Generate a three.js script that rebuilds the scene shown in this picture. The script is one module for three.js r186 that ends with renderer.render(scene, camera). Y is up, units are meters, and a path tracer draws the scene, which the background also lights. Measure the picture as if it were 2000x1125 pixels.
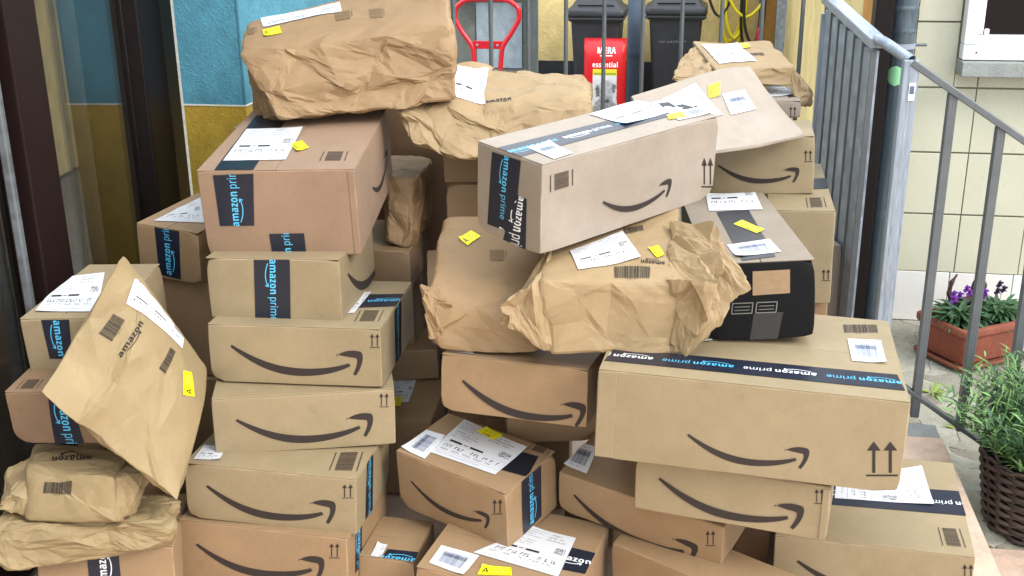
import * as THREE from 'three';
import { RoundedBoxGeometry } from 'three/addons/geometries/RoundedBoxGeometry.js';
import { mergeGeometries, toCreasedNormals } from 'three/addons/utils/BufferGeometryUtils.js';
import { ImprovedNoise } from 'three/addons/math/ImprovedNoise.js';
import { MarchingCubes } from 'three/addons/objects/MarchingCubes.js';

// ---------- camera, sky, sun, exposure ----------
const scene = new THREE.Scene();
const camera = new THREE.PerspectiveCamera(28.69, 16 / 9, 0.05, 400);
camera.position.set(0, 1.56, 0);
camera.rotation.set(-19.4 * Math.PI / 180, 0, -0.55 * Math.PI / 180, 'XYZ');
scene.add(camera);

const renderer = new THREE.WebGLRenderer({ antialias: true });
renderer.toneMapping = THREE.LinearToneMapping;
renderer.toneMappingExposure = 3.55;
renderer.outputColorSpace = THREE.SRGBColorSpace;
renderer.shadowMap.enabled = true;

const SKY = (() => {              // even overcast sky, a little brighter towards the zenith
  const w = 128, h = 64, a = new Float32Array(w * h * 4);
  for (let j = 0; j < h; j++) for (let i = 0; i < w; i++) {
    const el = ((j + 0.5) / h - 0.5) * Math.PI, k = (j * w + i) * 4;
    const l = 0.56 + 0.32 * Math.max(0, Math.sin(el));
    a[k] = l * 0.93; a[k + 1] = l * 1.0; a[k + 2] = l * 1.08; a[k + 3] = 1;
  }
  const t = new THREE.DataTexture(a, w, h, THREE.RGBAFormat, THREE.FloatType);
  t.mapping = THREE.EquirectangularReflectionMapping;
  t.magFilter = THREE.LinearFilter; t.minFilter = THREE.LinearFilter; t.needsUpdate = true;
  return t;
})();
scene.background = SKY; scene.environment = SKY;
scene.backgroundIntensity = 1.0; scene.environmentIntensity = 1.0;

const sun = new THREE.DirectionalLight(0xfff6ec, 0.75);
sun.position.set(6.2, 6.6, 2.6); sun.target.position.set(0, 0.5, -2.5);
sun.castShadow = true; sun.shadow.radius = 40;
sun.shadow.mapSize.set(2048, 2048);
Object.assign(sun.shadow.camera, { left: -8, right: 8, top: 8, bottom: -8, near: 0.5, far: 40 });
scene.add(sun, sun.target);

// ---------- measured poses: position, size, quaternion of every carton; corner points of the paper goods ----------
const BOX_POSES = {
  S1: [[-0.4757, 0.9447, -2.5278], [0.3315, 0.1901, 0.4732], [0.0445, -0.0255, 0.0074, 0.9987]],
  S2: [[-0.485, 0.7654, -2.3936], [0.2885, 0.1336, 0.3038], [-0.0191, -0.0569, 0.0043, 0.9982]],
  S3: [[-0.4386, 0.6354, -2.3578], [0.3704, 0.1276, 0.3538], [-0.0267, -0.0523, -0.0023, 0.9983]],
  S4: [[-0.4543, 0.5105, -2.262], [0.376, 0.1265, 0.2548], [-0.0101, 0.0707, -0.0045, 0.9974]],
  S5: [[-0.4792, 0.385, -2.1604], [0.366, 0.1251, 0.256], [-0.018, -0.0804, -0.0164, 0.9965]],
  S6: [[-0.4951, 0.2406, -2.1424], [0.3717, 0.1612, 0.2569], [-0.0249, -0.1051, -0.0045, 0.9941]],
  L1: [[-0.75, 0.7815, -2.5991], [0.1651, 0.1258, 0.2536], [0.0244, -0.165, -0.0273, 0.9856]],
  L2: [[-0.8725, 0.7253, -2.2243], [0.1645, 0.1109, 0.3158], [0.014, -0.0457, 0.0167, 0.9987]],
  L3: [[-0.858, 0.6121, -2.1151], [0.2214, 0.1111, 0.2806], [0.0216, -0.0352, 0.0147, 0.999]],
  L7: [[-0.8336, 0.245, -2.0529], [0.2633, 0.1682, 0.2273], [-0.0215, 0.0647, -0.0259, 0.9973]],
  C3: [[0.1932, 0.995, -2.3535], [0.1934, 0.1868, 0.5287], [0.039, -0.4128, -0.0284, 0.9096]],
  C4: [[0.5184, 0.7665, -2.4407], [0.2085, 0.158, 0.6883], [-0.033, -0.0334, 0.0288, 0.9985]],
  C5: [[0.0363, 0.5894, -2.2089], [0.3116, 0.1213, 0.2485], [-0.0499, -0.1499, -0.0071, 0.9874]],
  C6: [[-0.0796, 0.3648, -2.1544], [0.2924, 0.1412, 0.1812], [0.0525, -0.3092, -0.0006, 0.9495]],
  C7: [[0.001, 0.2233, -2.0162], [0.3252, 0.1269, 0.2805], [0.014, -0.1706, -0.0137, 0.9851]],
  C8: [[0.3061, 0.3504, -2.1166], [0.3711, 0.0987, 0.202], [0.0707, -0.2664, -0.0139, 0.9612]],
  C9: [[0.3908, 0.2271, -1.9628], [0.3846, 0.1159, 0.12], [0.0526, -0.339, 0.0121, 0.9392]],
  C10: [[0.4486, 0.4584, -2.0048], [0.3701, 0.1137, 0.2165], [0.0076, -0.1682, -0.0024, 0.9857]],
  R1: [[0.4814, 0.6067, -2.0948], [0.56, 0.1799, 0.4584], [-0.0197, -0.1148, -0.0151, 0.9931]],
  R2: [[0.7737, 0.2339, -2.1583], [0.3883, 0.1478, 0.3902], [0.005, -0.1249, 0.0075, 0.9921]],
  R3: [[0.532, 0.21, -2.2], [0.075, 0.1, 0.16], [0.0, -0.1045, 0.0, 0.9945]],
  R4: [[0.7759, 0.6791, -2.9629], [0.1636, 0.2461, 0.4918], [0.0055, -0.0916, 0.0129, 0.9957]],
  R5: [[0.6717, 0.876, -2.9904], [0.277, 0.1519, 0.2121], [-0.0023, -0.0947, 0.0218, 0.9953]],
  R6: [[0.7265, 0.9748, -3.2632], [0.2051, 0.0477, 0.2199], [0.0024, -0.0566, 0.0035, 0.9984]],
  R8: [[0.8137, 0.4376, -3.2378], [0.3199, 0.2289, 0.2003], [-0.0251, 0.037, 0.0545, 0.9975]],
  M1: [[-0.3299, 0.2719, -2.5778], [0.3017, 0.2002, 0.2661], [0.0158, -0.0589, -0.0002, 0.9981]],
  M2: [[-0.3464, 0.4167, -2.738], [0.3027, 0.08, 0.1926], [-0.0102, 0.0286, 0.0132, 0.9995]],
  M3: [[-0.2525, 0.205, -2.1022], [0.1212, 0.0928, 0.163], [-0.0025, -0.0988, -0.0114, 0.995]],
  N1: [[0.0792, 0.4403, -2.3888], [0.2, 0.0825, 0.2602], [0.0022, 0.0264, 0.0014, 0.9996]],
  U1: [[-0.0664, 0.6516, -2.5542], [0.2654, 0.1263, 0.3518], [-0.0075, 0.0373, 0.0217, 0.999]],
  D1: [[-0.0331, 0.9282, -2.8539], [0.2499, 0.1, 0.2487], [-0.0001, -0.0399, 0.0128, 0.9991]],
  D2: [[-0.0335, 0.8174, -2.8361], [0.24, 0.12, 0.2514], [0.0025, -0.0297, 0.0036, 0.9995]],
  B2: [[-0.3427, 0.6769, -2.7885], [0.2141, 0.1036, 0.2711], [0.001, -0.0545, -0.0013, 0.9985]],
  L8: [[-0.855, 0.3575, -2.29], [0.19, 0.395, 0.16], [0.0, -0.0523, 0.0, 0.9986]],
  L9: [[-0.77, 0.587, -2.62], [0.2, 0.254, 0.22], [0.0, -0.0523, 0.0, 0.9986]],
  L10: [[-0.77, 0.3085, -2.62], [0.22, 0.297, 0.24], [0.0, -0.0523, 0.0, 0.9986]],
  K2: [[-0.34, 0.539, -2.8], [0.2, 0.158, 0.2], [0.0, -0.0523, 0.0, 0.9986]],
  K3: [[-0.04, 0.607, -2.885], [0.25, 0.294, 0.2], [0.0, -0.0523, 0.0, 0.9986]],
  K4: [[-0.05, 0.3085, -2.85], [0.27, 0.297, 0.25], [0.0, -0.0523, 0.0, 0.9986]],
  K5: [[-0.06, 0.3725, -2.64], [0.2, 0.425, 0.13], [0.0, -0.0523, 0.0, 0.9986]],
  K6: [[0.72, 0.355, -2.92], [0.26, 0.39, 0.3], [0.0, -0.0872, 0.0, 0.9962]],
  K11: [[-0.25, 0.35, -3.12], [0.36, 0.38, 0.22], [0.0, -0.0523, 0.0, 0.9986]],
  K12: [[-0.24, 0.776, -3.14], [0.34, 0.468, 0.2], [0.0, -0.0523, 0.0, 0.9986]],
  K13: [[0.19, 0.229, -2.27], [0.12, 0.138, 0.1], [0.0, -0.2164, 0.0, 0.9763]],
  K14: [[0.56, 0.31, -2.5], [0.3, 0.3, 0.12], [0.0, -0.1045, 0.0, 0.9945]],  // added, unseen: keeps light from entering the gap from behind
  K7: [[0.04, 0.2765, -2.45], [0.2, 0.233, 0.14], [0.0, -0.0523, 0.0, 0.9986]],
  K8: [[-0.6, 0.375, -2.86], [0.2, 0.43, 0.22], [0.0, -0.0523, 0.0, 0.9986]],
  K9: [[-0.6, 0.7965, -2.91], [0.2, 0.407, 0.16], [0.0, -0.0523, 0.0, 0.9986]],
  K10: [[0.815, 0.2275, -3.26], [0.24, 0.135, 0.13], [0.0, -0.0523, 0.0, 0.9986]],
};
const PAPER_FORMS = {
  T0: [[-0.6324, 1.2051, -2.66], [-0.1306, 1.2681, -2.64], [-0.528, 1.0663, -2.57], [-0.1261, 1.1031, -2.6], [-0.6519, 1.2635, -2.86], [-0.1617, 1.3742, -2.88], [-0.6344, 1.0406, -2.76], [-0.1531, 1.1105, -2.92]],
  T3: [[-0.2171, 1.0837, -2.62], [0.1939, 1.1086, -2.64], [-0.1645, 0.9725, -2.54], [0.1819, 0.9914, -2.58], [-0.1423, 1.1657, -2.86], [0.1964, 1.1215, -2.86], [-0.1819, 0.9949, -2.9], [0.1901, 0.998, -2.9]],
  B1: [[-0.3151, 0.8966, -2.7071], [-0.2336, 0.8959, -2.6964], [-0.3087, 0.7457, -2.675], [-0.2491, 0.7218, -2.6643], [-0.3329, 0.904, -2.9318], [-0.2029, 0.8986, -2.9318], [-0.3357, 0.7253, -2.9318], [-0.2098, 0.7273, -2.9104]],
  C1: [[-0.1734, 0.7611, -2.18], [0.0465, 0.7442, -2.15], [-0.1567, 0.6615, -2.15], [0.0631, 0.6681, -2.11], [-0.1547, 0.872, -2.48], [0.0735, 0.8633, -2.46], [-0.167, 0.7352, -2.5], [0.0741, 0.7269, -2.48]],
  C2: [[0.0497, 0.8524, -2.06], [0.3193, 0.8482, -2.04], [0.0739, 0.704, -2.035], [0.316, 0.7014, -2.025], [0.0836, 0.8709, -2.32], [0.3721, 0.9093, -2.42], [0.0894, 0.7687, -2.32], [0.3797, 0.7628, -2.4]],
  L4: [[-0.6352, 0.4807, -1.8855], [-0.6364, 0.6309, -2.1741], [-0.6366, 0.468, -1.8999], [-0.6367, 0.62, -2.1885], [-0.8512, 0.7166, -1.8567], [-0.7291, 0.9208, -2.0202], [-0.8547, 0.7059, -1.8711], [-0.7309, 0.9121, -2.0346]],
  L5: [[-0.9352, 0.5153, -1.92], [-0.7597, 0.5123, -1.91], [-0.9402, 0.4288, -1.885], [-0.7496, 0.4178, -1.885], [-0.9795, 0.5139, -2.06], [-0.7759, 0.5099, -2.05], [-1.0057, 0.3933, -2.08], [-0.7967, 0.3907, -2.07]],
  L6: [[-0.9928, 0.4385, -1.87], [-0.6668, 0.4046, -1.92], [-0.9971, 0.3228, -1.85], [-0.6882, 0.3269, -1.93], [-1.0466, 0.4055, -2.07], [-0.7115, 0.3703, -2.1], [-1.0613, 0.3517, -2.09], [-0.7288, 0.3126, -2.14]],
  T1: [[0.5887, 1.0723, -3.2436], [0.8125, 1.0819, -3.233], [0.5932, 1.0276, -3.2224], [0.8064, 1.0314, -3.2224], [0.5634, 1.1194, -3.5298], [0.8021, 1.1172, -3.5298], [0.5737, 1.0696, -3.551], [0.8051, 1.0705, -3.551]],
  T2: [[0.3995, 0.9365, -2.6712], [0.7485, 0.9728, -2.8196], [0.4005, 0.929, -2.6765], [0.7505, 0.9638, -2.8249], [0.3128, 1.0619, -2.9468], [0.668, 1.0771, -3.1588], [0.3149, 1.0543, -2.9521], [0.6709, 1.0692, -3.1641]],
  C2r: [[0.3072, 0.8466, -2.045], [0.3854, 0.8619, -1.99], [0.3067, 0.7026, -2.03], [0.3384, 0.7192, -2.0], [0.3334, 0.9048, -2.3], [0.4035, 0.925, -2.17], [0.3342, 0.8071, -2.2], [0.4658, 0.843, -2.03]],
  C2l: [[-0.0163, 0.795, -2.06], [0.0617, 0.8506, -2.065], [-0.0108, 0.7538, -2.05], [0.0873, 0.6997, -2.045], [0.0039, 0.7994, -2.1], [0.0825, 0.8738, -2.2], [-0.0209, 0.753, -2.08], [0.0933, 0.7759, -2.2]],
  C1l: [[-0.1884, 0.7945, -2.2], [-0.1266, 0.7624, -2.175], [-0.1707, 0.6935, -2.17], [-0.1378, 0.6839, -2.145], [-0.1877, 0.7759, -2.24], [-0.12, 0.7567, -2.26], [-0.1701, 0.6793, -2.22], [-0.1323, 0.671, -2.24]],
  T1l: [[0.4693, 1.0546, -3.2436], [0.5987, 1.0685, -3.2489], [0.4625, 1.0417, -3.233], [0.6039, 1.0272, -3.233], [0.51, 1.0889, -3.392], [0.5779, 1.1113, -3.5192], [0.504, 1.0465, -3.392], [0.5847, 1.0692, -3.5298]],
  T1r: [[0.8038, 1.0783, -3.2383], [0.8578, 0.9965, -3.2012], [0.8002, 1.0297, -3.233], [0.8206, 0.9773, -3.18], [0.8015, 1.0889, -3.3072], [0.8866, 0.9995, -3.286], [0.8049, 1.0415, -3.3072], [0.881, 0.9644, -3.2648]],
  L5l: [[-0.9844, 0.4617, -1.9], [-0.9153, 0.5046, -1.925], [-0.9865, 0.4484, -1.9], [-0.929, 0.4256, -1.905], [-1.0089, 0.4848, -2.0], [-0.9431, 0.5097, -2.045], [-1.0314, 0.4217, -2.02], [-0.9761, 0.4103, -2.06]],
  L5r: [[-0.7762, 0.5031, -1.915], [-0.726, 0.4966, -1.95], [-0.7683, 0.4179, -1.9], [-0.7394, 0.4145, -1.92], [-0.7909, 0.5011, -2.045], [-0.7337, 0.4825, -2.02], [-0.8018, 0.4053, -2.055], [-0.7487, 0.4248, -2.03]],
  T3l: [[-0.2619, 1.083, -2.6], [-0.192, 1.0835, -2.62], [-0.2269, 1.0049, -2.57], [-0.1489, 0.975, -2.56], [-0.2132, 1.0851, -2.75], [-0.1328, 1.1506, -2.84], [-0.2523, 1.0216, -2.8], [-0.1668, 1.0033, -2.87]],
};
const PRINTS = [
  ["S1", "F", "tape", [[-0.1314, -0.0262], [-0.1312, 0.0869], [-0.0456, 0.0894], [-0.0574, -0.0256]], {"t": "prime"}],
  ["S1", "T", "tape", [[-0.1269, -0.2475], [-0.1448, 0.1743], [-0.0636, 0.1796], [-0.0448, -0.2367]], {"t": "plain"}],
  ["S1", "F", "tape", [[-0.0263, -0.0988], [-0.0278, -0.0445], [0.0471, -0.0439], [0.0473, -0.0957]], {"t": "prime2"}],
  ["S1", "T", "label", [[-0.1367, 0.0583], [-0.0063, 0.0654], [0.0083, -0.1739], [-0.1255, -0.1766]], {}],
  ["S1", "T", "sticker", [[-0.0063, -0.0611], [0.0141, -0.039], [0.0416, -0.0927], [0.0208, -0.1212]], {}],
  ["S1", "T", "barcode", [[0.0772, -0.1122], [0.1336, -0.1142], [0.1393, -0.1885], [0.0812, -0.1866]], {}],
  ["S1", "R", "smile", [[-0.0523, -0.0103], [0.178, 0.0134]], {}],
  ["S2", "F", "tape", [[0.0393, 0.067], [0.0313, -0.0677], [-0.0463, -0.0683], [-0.0381, 0.0657]], {"t": "amazon"}],
  ["S2", "R", "smile", [[-0.0907, 0.016], [0.2405, 0.0058]], {}],
  ["S3", "F", "smile", [[-0.1378, 0.0163], [0.1455, 0.018]], {}],
  ["S3", "F", "arrows", [[0.162, 0.0545], [0.1836, 0.0552], [0.1826, 0.0249], [0.1609, 0.0242]], {}],
  ["S3", "T", "barcode", [[0.1126, -0.0522], [0.167, -0.0469], [0.1729, -0.1361], [0.1193, -0.1413]], {}],
  ["S3", "T", "tape", [[0.1974, -0.0177], [0.0956, -0.0426], [0.0902, 0.0582], [0.1977, 0.0767]], {"t": "cyan"}],
  ["S3", "R", "tape", [[0.0384, 0.0653], [0.0195, -0.0598], [-0.0442, -0.061], [-0.0364, 0.0622]], {"t": "prime"}],
  ["S3", "T", "label", [[0.0889, 0.0744], [0.1089, 0.0805], [0.1065, -0.0786], [0.0906, -0.0874]], {}],
  ["S4", "F", "smile", [[-0.1419, 0.0137], [0.1412, 0.0155]], {}],
  ["S4", "F", "arrows", [[0.1557, 0.0569], [0.1771, 0.0555], [0.176, 0.0238], [0.1545, 0.0253]], {}],
  ["S5", "F", "smile", [[-0.1368, 0.0145], [0.1399, 0.0132]], {}],
  ["S5", "F", "arrows", [[0.1535, 0.0504], [0.177, 0.0529], [0.1765, 0.0219], [0.1529, 0.0193]], {}],
  ["S5", "T", "barcode", [[0.1044, -0.0156], [0.1629, 0.002], [0.1778, -0.1013], [0.1178, -0.1094]], {}],
  ["S5", "T", "label", [[-0.1745, -0.0455], [-0.1277, -0.0455], [-0.1132, -0.1067], [-0.1682, -0.1136]], {}],
  ["S5", "R", "tape", [[-0.0054, 0.0704], [-0.0146, -0.0635], [-0.0691, -0.0583], [-0.0522, 0.0634]], {"t": "prime"}],
  ["S6", "F", "smile", [[-0.1487, 0.0271], [0.1352, 0.0358]], {}],
  ["S6", "F", "arrows", [[0.1476, 0.0666], [0.1708, 0.0694], [0.1694, 0.0353], [0.1461, 0.0324]], {}],
  ["S6", "R", "tape", [[-0.039, 0.0809], [-0.0491, -0.0197], [-0.0908, -0.0198], [-0.0774, 0.0798]], {"t": "prime"}],
  ["L1", "T", "label", [[-0.0517, -0.0108], [-0.0526, 0.0922], [0.0601, -0.0637], [-0.053, -0.1004]], {}],
  ["L1", "F", "tape", [[-0.0292, -0.0528], [-0.0314, 0.0646], [0.0339, 0.0633], [0.0286, -0.0573]], {"t": "cyan"}],
  ["L2", "T", "label", [[-0.107, 0.0707], [-0.0197, 0.0998], [0.0645, -0.1273], [-0.0642, -0.1248]], {}],
  ["L2", "F", "tape", [[0.0215, 0.0597], [0.0121, -0.0283], [-0.0347, -0.0281], [-0.0366, 0.058]], {"t": "cyan"}],
  ["L3", "T", "barcode", [[-0.0952, -0.0868], [-0.0543, -0.0851], [-0.0491, -0.1314], [-0.0934, -0.133]], {}],
  ["L3", "F", "tape", [[0.0231, 0.0498], [0.0288, -0.0555], [-0.0301, -0.0554], [-0.0236, 0.0501]], {"t": "prime"}],
  ["L7", "F", "tape", [[-0.0344, 0.0092], [-0.0353, 0.0704], [0.0256, 0.0716], [0.0269, 0.0101]], {"t": "white"}],
  ["C3", "F", "tape", [[0.0371, 0.0877], [0.0235, -0.0698], [-0.0624, -0.0737], [-0.0486, 0.0849]], {"t": "prime"}],
  ["C3", "F", "tape", [[0.0567, 0.0151], [0.0548, -0.0942], [-0.0154, -0.0988], [0.0235, 0.0142]], {"t": "white"}],
  ["C3", "T", "tape", [[-0.0342, -0.2727], [-0.023, 0.2393], [0.0336, 0.2431], [0.037, -0.267]], {"t": "prime"}],
  ["C3", "T", "label", [[-0.0872, 0.0441], [-0.1004, 0.2048], [0.0119, 0.2425], [0.0225, 0.0446]], {}],
  ["C3", "T", "label2", [[-0.0658, 0.227], [-0.0425, 0.2966], [0.0796, 0.2611], [0.0683, 0.1604]], {}],
  ["C3", "T", "sticker", [[0.026, 0.1703], [0.0258, 0.2143], [0.0622, 0.1959], [0.0524, 0.147]], {}],
  ["C3", "T", "barlabel", [[0.0014, -0.219], [0.0035, -0.1583], [0.0861, -0.1724], [0.0901, -0.2272]], {}],
  ["C3", "R", "barcode", [[-0.2447, 0.072], [-0.1803, 0.0715], [-0.1784, 0.0319], [-0.2434, 0.032]], {}],
  ["C3", "R", "smile", [[-0.093, -0.0229], [0.118, -0.0147]], {}],
  ["C3", "R", "arrows", [[0.2133, 0.009], [0.2545, 0.0004], [0.2641, -0.0714], [0.2221, -0.0618]], {}],
  ["C4", "T", "label", [[-0.0306, 0.4921], [0.092, 0.4873], [0.0727, 0.1329], [-0.0521, 0.1453]], {}],
  ["C4", "T", "tape", [[-0.0353, -0.3338], [-0.0356, 0.1296], [0.0402, 0.1407], [0.0327, -0.3137]], {"t": "plain"}],
  ["C4", "T", "barlabel", [[-0.0501, -0.2021], [0.043, -0.1657], [0.0493, -0.279], [-0.0441, -0.3075]], {}],
  ["C4", "T", "sticker", [[-0.0129, -0.0092], [0.0113, 0.0283], [0.0444, -0.0836], [0.0243, -0.109]], {}],
  ["C4", "F", "tan", [[-0.0169, 0.062], [0.0556, 0.0627], [0.0557, 0.0145], [-0.0172, 0.0126]], {}],
  ["C4", "F", "outline", [[-0.0576, -0.0015], [0.0378, -0.0015], [0.0347, -0.0248], [-0.0599, -0.0248]], {}],
  ["C4", "F", "cleartape", [[-0.0155, -0.0257], [0.0427, -0.0241], [0.0306, -0.0825], [-0.024, -0.0823]], {}],
  ["C5", "F", "smile", [[-0.1099, 0.0073], [0.1547, -0.0079]], {}],
  ["C5", "T", "label", [[-0.1626, -0.0485], [-0.1069, -0.0434], [-0.0906, -0.1109], [-0.1491, -0.1102]], {}],
  ["C6", "T", "barlabel", [[-0.1395, -0.0784], [-0.1406, 0.0072], [-0.0907, 0.0118], [-0.07, -0.0829]], {}],
  ["C6", "T", "label", [[-0.0956, 0.0853], [0.0895, 0.0661], [0.09, -0.05], [-0.0801, -0.0572]], {}],
  ["C6", "T", "sticker", [[-0.0415, 0.0597], [-0.0334, 0.0844], [0.0165, 0.0792], [0.0116, 0.0522]], {}],
  ["C6", "T", "tape", [[0.1274, 0.0534], [0.1502, -0.0203], [0.0813, -0.0293], [0.0641, 0.0454]], {"t": "plain"}],
  ["C6", "R", "tape", [[-0.0375, -0.0619], [-0.0364, 0.0711], [0.0337, 0.0732], [0.0289, -0.0565]], {"t": "cyan"}],
  ["C6", "T", "barcode", [[0.0875, 0.0882], [0.136, 0.0908], [0.1398, 0.0658], [0.0899, 0.0618]], {}],
  ["C6", "F", "smile", [[-0.1082, 0.0076], [0.1034, 0.0076]], {}],
  ["C6", "F", "arrows", [[0.1122, 0.0466], [0.1385, 0.0568], [0.1365, 0.0196], [0.11, 0.009]], {}],
  ["C7", "T", "barlabel", [[-0.1421, -0.0566], [-0.0563, -0.0629], [-0.0608, -0.1382], [-0.1417, -0.1211]], {}],
  ["C7", "T", "label", [[0.0132, 0.0699], [0.1102, 0.0658], [0.1152, -0.0759], [-0.0718, -0.0573]], {}],
  ["C7", "T", "tape", [[0.1107, 0.0306], [0.1678, 0.0289], [0.1863, -0.0457], [0.1153, -0.0488]], {"t": "white3"}],
  ["C7", "T", "sticker", [[-0.038, -0.0934], [0.018, -0.0797], [0.029, -0.1046], [-0.0365, -0.1255]], {}],
  ["C8", "T", "barlabel", [[-0.1977, 0.0137], [-0.1518, 0.0175], [-0.1296, -0.079], [-0.1901, -0.0759]], {}],
  ["C8", "F", "smile", [[-0.1493, 0.0043], [0.1356, -0.0087]], {}],
  ["C8", "F", "arrows", [[0.1474, 0.0301], [0.1684, 0.0387], [0.171, 0.0008], [0.1498, -0.008]], {}],
  ["C10", "F", "smile", [[-0.1384, 0.0176], [0.1407, 0.0128]], {}],
  ["C10", "F", "arrows", [[0.1552, 0.0506], [0.1725, 0.0539], [0.1752, 0.0228], [0.1578, 0.0195]], {}],
  ["R1", "T", "tape", [[0.2745, -0.1791], [-0.275, -0.1865], [-0.2656, -0.1139], [0.2673, -0.1009]], {"t": "prime"}],
  ["R1", "T", "barcode3", [[0.1807, 0.1735], [0.2533, 0.1959], [0.2527, 0.1319], [0.1808, 0.1099]], {}],
  ["R1", "T", "barlabel", [[0.1864, 0.0793], [0.2525, 0.09], [0.2523, -0.0476], [0.1885, -0.0498]], {}],
  ["R1", "T", "label", [[-0.1416, 0.0605], [-0.0909, 0.0429], [-0.0797, -0.0238], [-0.1425, -0.0305]], {}],
  ["R1", "F", "smile", [[-0.1064, -0.022], [0.1166, -0.0179]], {}],
  ["R1", "F", "arrows", [[0.2129, 0.007], [0.2668, 0.014], [0.2751, -0.0539], [0.2207, -0.0614]], {}],
  ["R2", "T", "tape", [[0.1939, -0.0394], [-0.0794, -0.0498], [-0.0715, 0.0478], [0.1898, 0.0631]], {"t": "white2"}],
  ["R2", "T", "label", [[0.1219, 0.1659], [0.1324, -0.0101], [-0.0726, -0.0223], [-0.0669, 0.0604]], {}],
  ["R2", "T", "barcode", [[0.1309, -0.0933], [0.1762, -0.0898], [0.1808, -0.1701], [0.1334, -0.1707]], {}],
  ["R2", "F", "smile", [[-0.1469, 0.0187], [0.1286, 0.0195]], {}],
  ["R2", "F", "arrows", [[0.1702, 0.0565], [0.1918, 0.0594], [0.1959, 0.0207], [0.1742, 0.0176]], {}],
  ["R4", "T", "barcode", [[0.0151, -0.1243], [0.0634, -0.1169], [0.0629, -0.2229], [0.0126, -0.2304]], {}],
  ["R4", "T", "tape", [[0.0083, 0.0598], [0.0816, 0.0741], [0.0814, -0.0343], [0.0075, -0.0534]], {"t": "plain"}],
  ["R4", "F", "arrows", [[0.0561, -0.0297], [0.0775, -0.0291], [0.0792, -0.0594], [0.0578, -0.06]], {}],
  ["R5", "F", "smile", [[-0.1079, 0.0009], [0.1018, -0.0038]], {}],
  ["R5", "F", "arrows", [[0.1108, 0.0408], [0.1326, 0.0405], [0.1336, 0.0095], [0.1117, 0.0097]], {}],
  ["R6", "T", "label", [[-0.0013, 0.1612], [0.0795, 0.1622], [0.0866, -0.0304], [0.014, -0.0646]], {}],
  ["R6", "T", "tape", [[0.0748, 0.1075], [0.1001, 0.0811], [0.1018, -0.0466], [0.0712, -0.0636]], {"t": "plain"}],
  ["R6", "F", "arrows", [[0.0681, 0.0091], [0.0892, 0.0092], [0.0913, -0.0212], [0.0701, -0.0213]], {}],
  ["M1", "T", "label", [[0.013, 0.08], [0.0719, 0.1006], [0.0771, -0.0383], [0.0191, -0.0437]], {}],
  ["M1", "T", "sticker", [[0.0359, -0.0142], [0.0563, -0.0122], [0.0615, -0.0618], [0.039, -0.0639]], {}],
  ["M3", "T", "label", [[-0.0335, -0.0313], [-0.0116, -0.0326], [-0.01, -0.1396], [-0.0335, -0.141]], {}],
  ["M3", "T", "tape", [[0.0641, -0.1044], [-0.0109, -0.1095], [-0.0069, -0.0477], [0.0693, -0.0449]], {"t": "cyan"}],
  ["T0", "T", "label", [[-0.861, 0.923], [-0.048, 0.681], [-0.027, 0.279], [-0.81, 0.332]], {}],
  ["T0", "T", "barcode2", [[-0.109, 0.358], [0.084, 0.312], [0.097, -0.194], [-0.086, -0.156]], {}],
  ["T0", "T", "barcode2", [[0.234, 0.175], [0.394, 0.125], [0.401, -0.339], [0.244, -0.308]], {}],
  ["T0", "T", "barcode2", [[-0.99, 0.494], [-0.868, 0.517], [-0.854, -0.016], [-0.992, 0.019]], {}],
  ["T0", "T", "sticker", [[-0.803, 0.097], [-0.642, 0.145], [-0.608, -0.207], [-0.776, -0.261]], {}],
  ["T3", "T", "label", [[-0.867, 0.686], [-0.423, 0.718], [-0.252, -1.027], [-0.681, -0.667]], {}],
  ["T3", "T", "barcode3", [[-0.414, 0.984], [-0.035, 0.984], [0.007, 0.448], [-0.357, 0.526]], {}],
  ["T3", "T", "word", [[-0.295, -0.696], [0.043, -0.61], [0.104, -1.196], [-0.218, -1.211]], {}],
  ["C1", "T", "sticker", [[-0.609, 0.369], [-0.393, 0.571], [-0.187, 0.448], [-0.413, 0.248]], {}],
  ["C1", "T", "barcode2", [[0.002, 0.203], [0.368, 0.222], [0.375, -0.038], [0.05, -0.044]], {}],
  ["C2", "T", "label", [[-0.625, 0.01], [0.136, 0.426], [0.451, -0.455], [-0.438, -0.722]], {}],
  ["C2", "T", "barcode3", [[0.057, -0.605], [0.607, -0.657], [0.601, -0.96], [0.085, -0.955]], {}],
  ["C2", "T", "barcode3", [[0.131, 0.524], [0.446, 0.506], [0.478, 0.274], [0.167, 0.289]], {}],
  ["C2", "T", "word", [[0.828, -0.652], [0.442, -0.612], [0.435, -0.414], [0.811, -0.484]], {}],
  ["C2", "T", "sticker", [[0.548, -0.214], [0.691, -0.156], [0.802, -0.373], [0.691, -0.45]], {}],
  ["L4", "T", "label", [[0.887, 0.693], [1.226, -0.438], [0.699, -0.408], [0.52, 0.654]], {}],
  ["L4", "T", "barcode3", [[0.011, 0.791], [0.322, 0.757], [0.346, 0.538], [0.014, 0.557]], {}],
  ["L4", "T", "word", [[-0.099, 0.471], [0.479, 0.409], [0.492, 0.245], [-0.105, 0.329]], {}],
  ["L4", "T", "barcode3", [[0.121, -0.118], [0.512, -0.171], [0.537, -0.309], [0.125, -0.251]], {}],
  ["L4", "T", "sticker", [[0.126, -0.634], [0.408, -0.509], [0.545, -0.682], [0.28, -0.814]], {"t": "A"}],
  ["L5", "T", "word", [[0.399, -0.272], [-0.536, -0.358], [-0.573, 0.326], [0.313, 0.411]], {}],
  ["L5", "F", "barcode3", [[-0.599, 0.776], [0.054, 0.818], [0.006, 0.238], [-0.626, 0.193]], {}],
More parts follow.
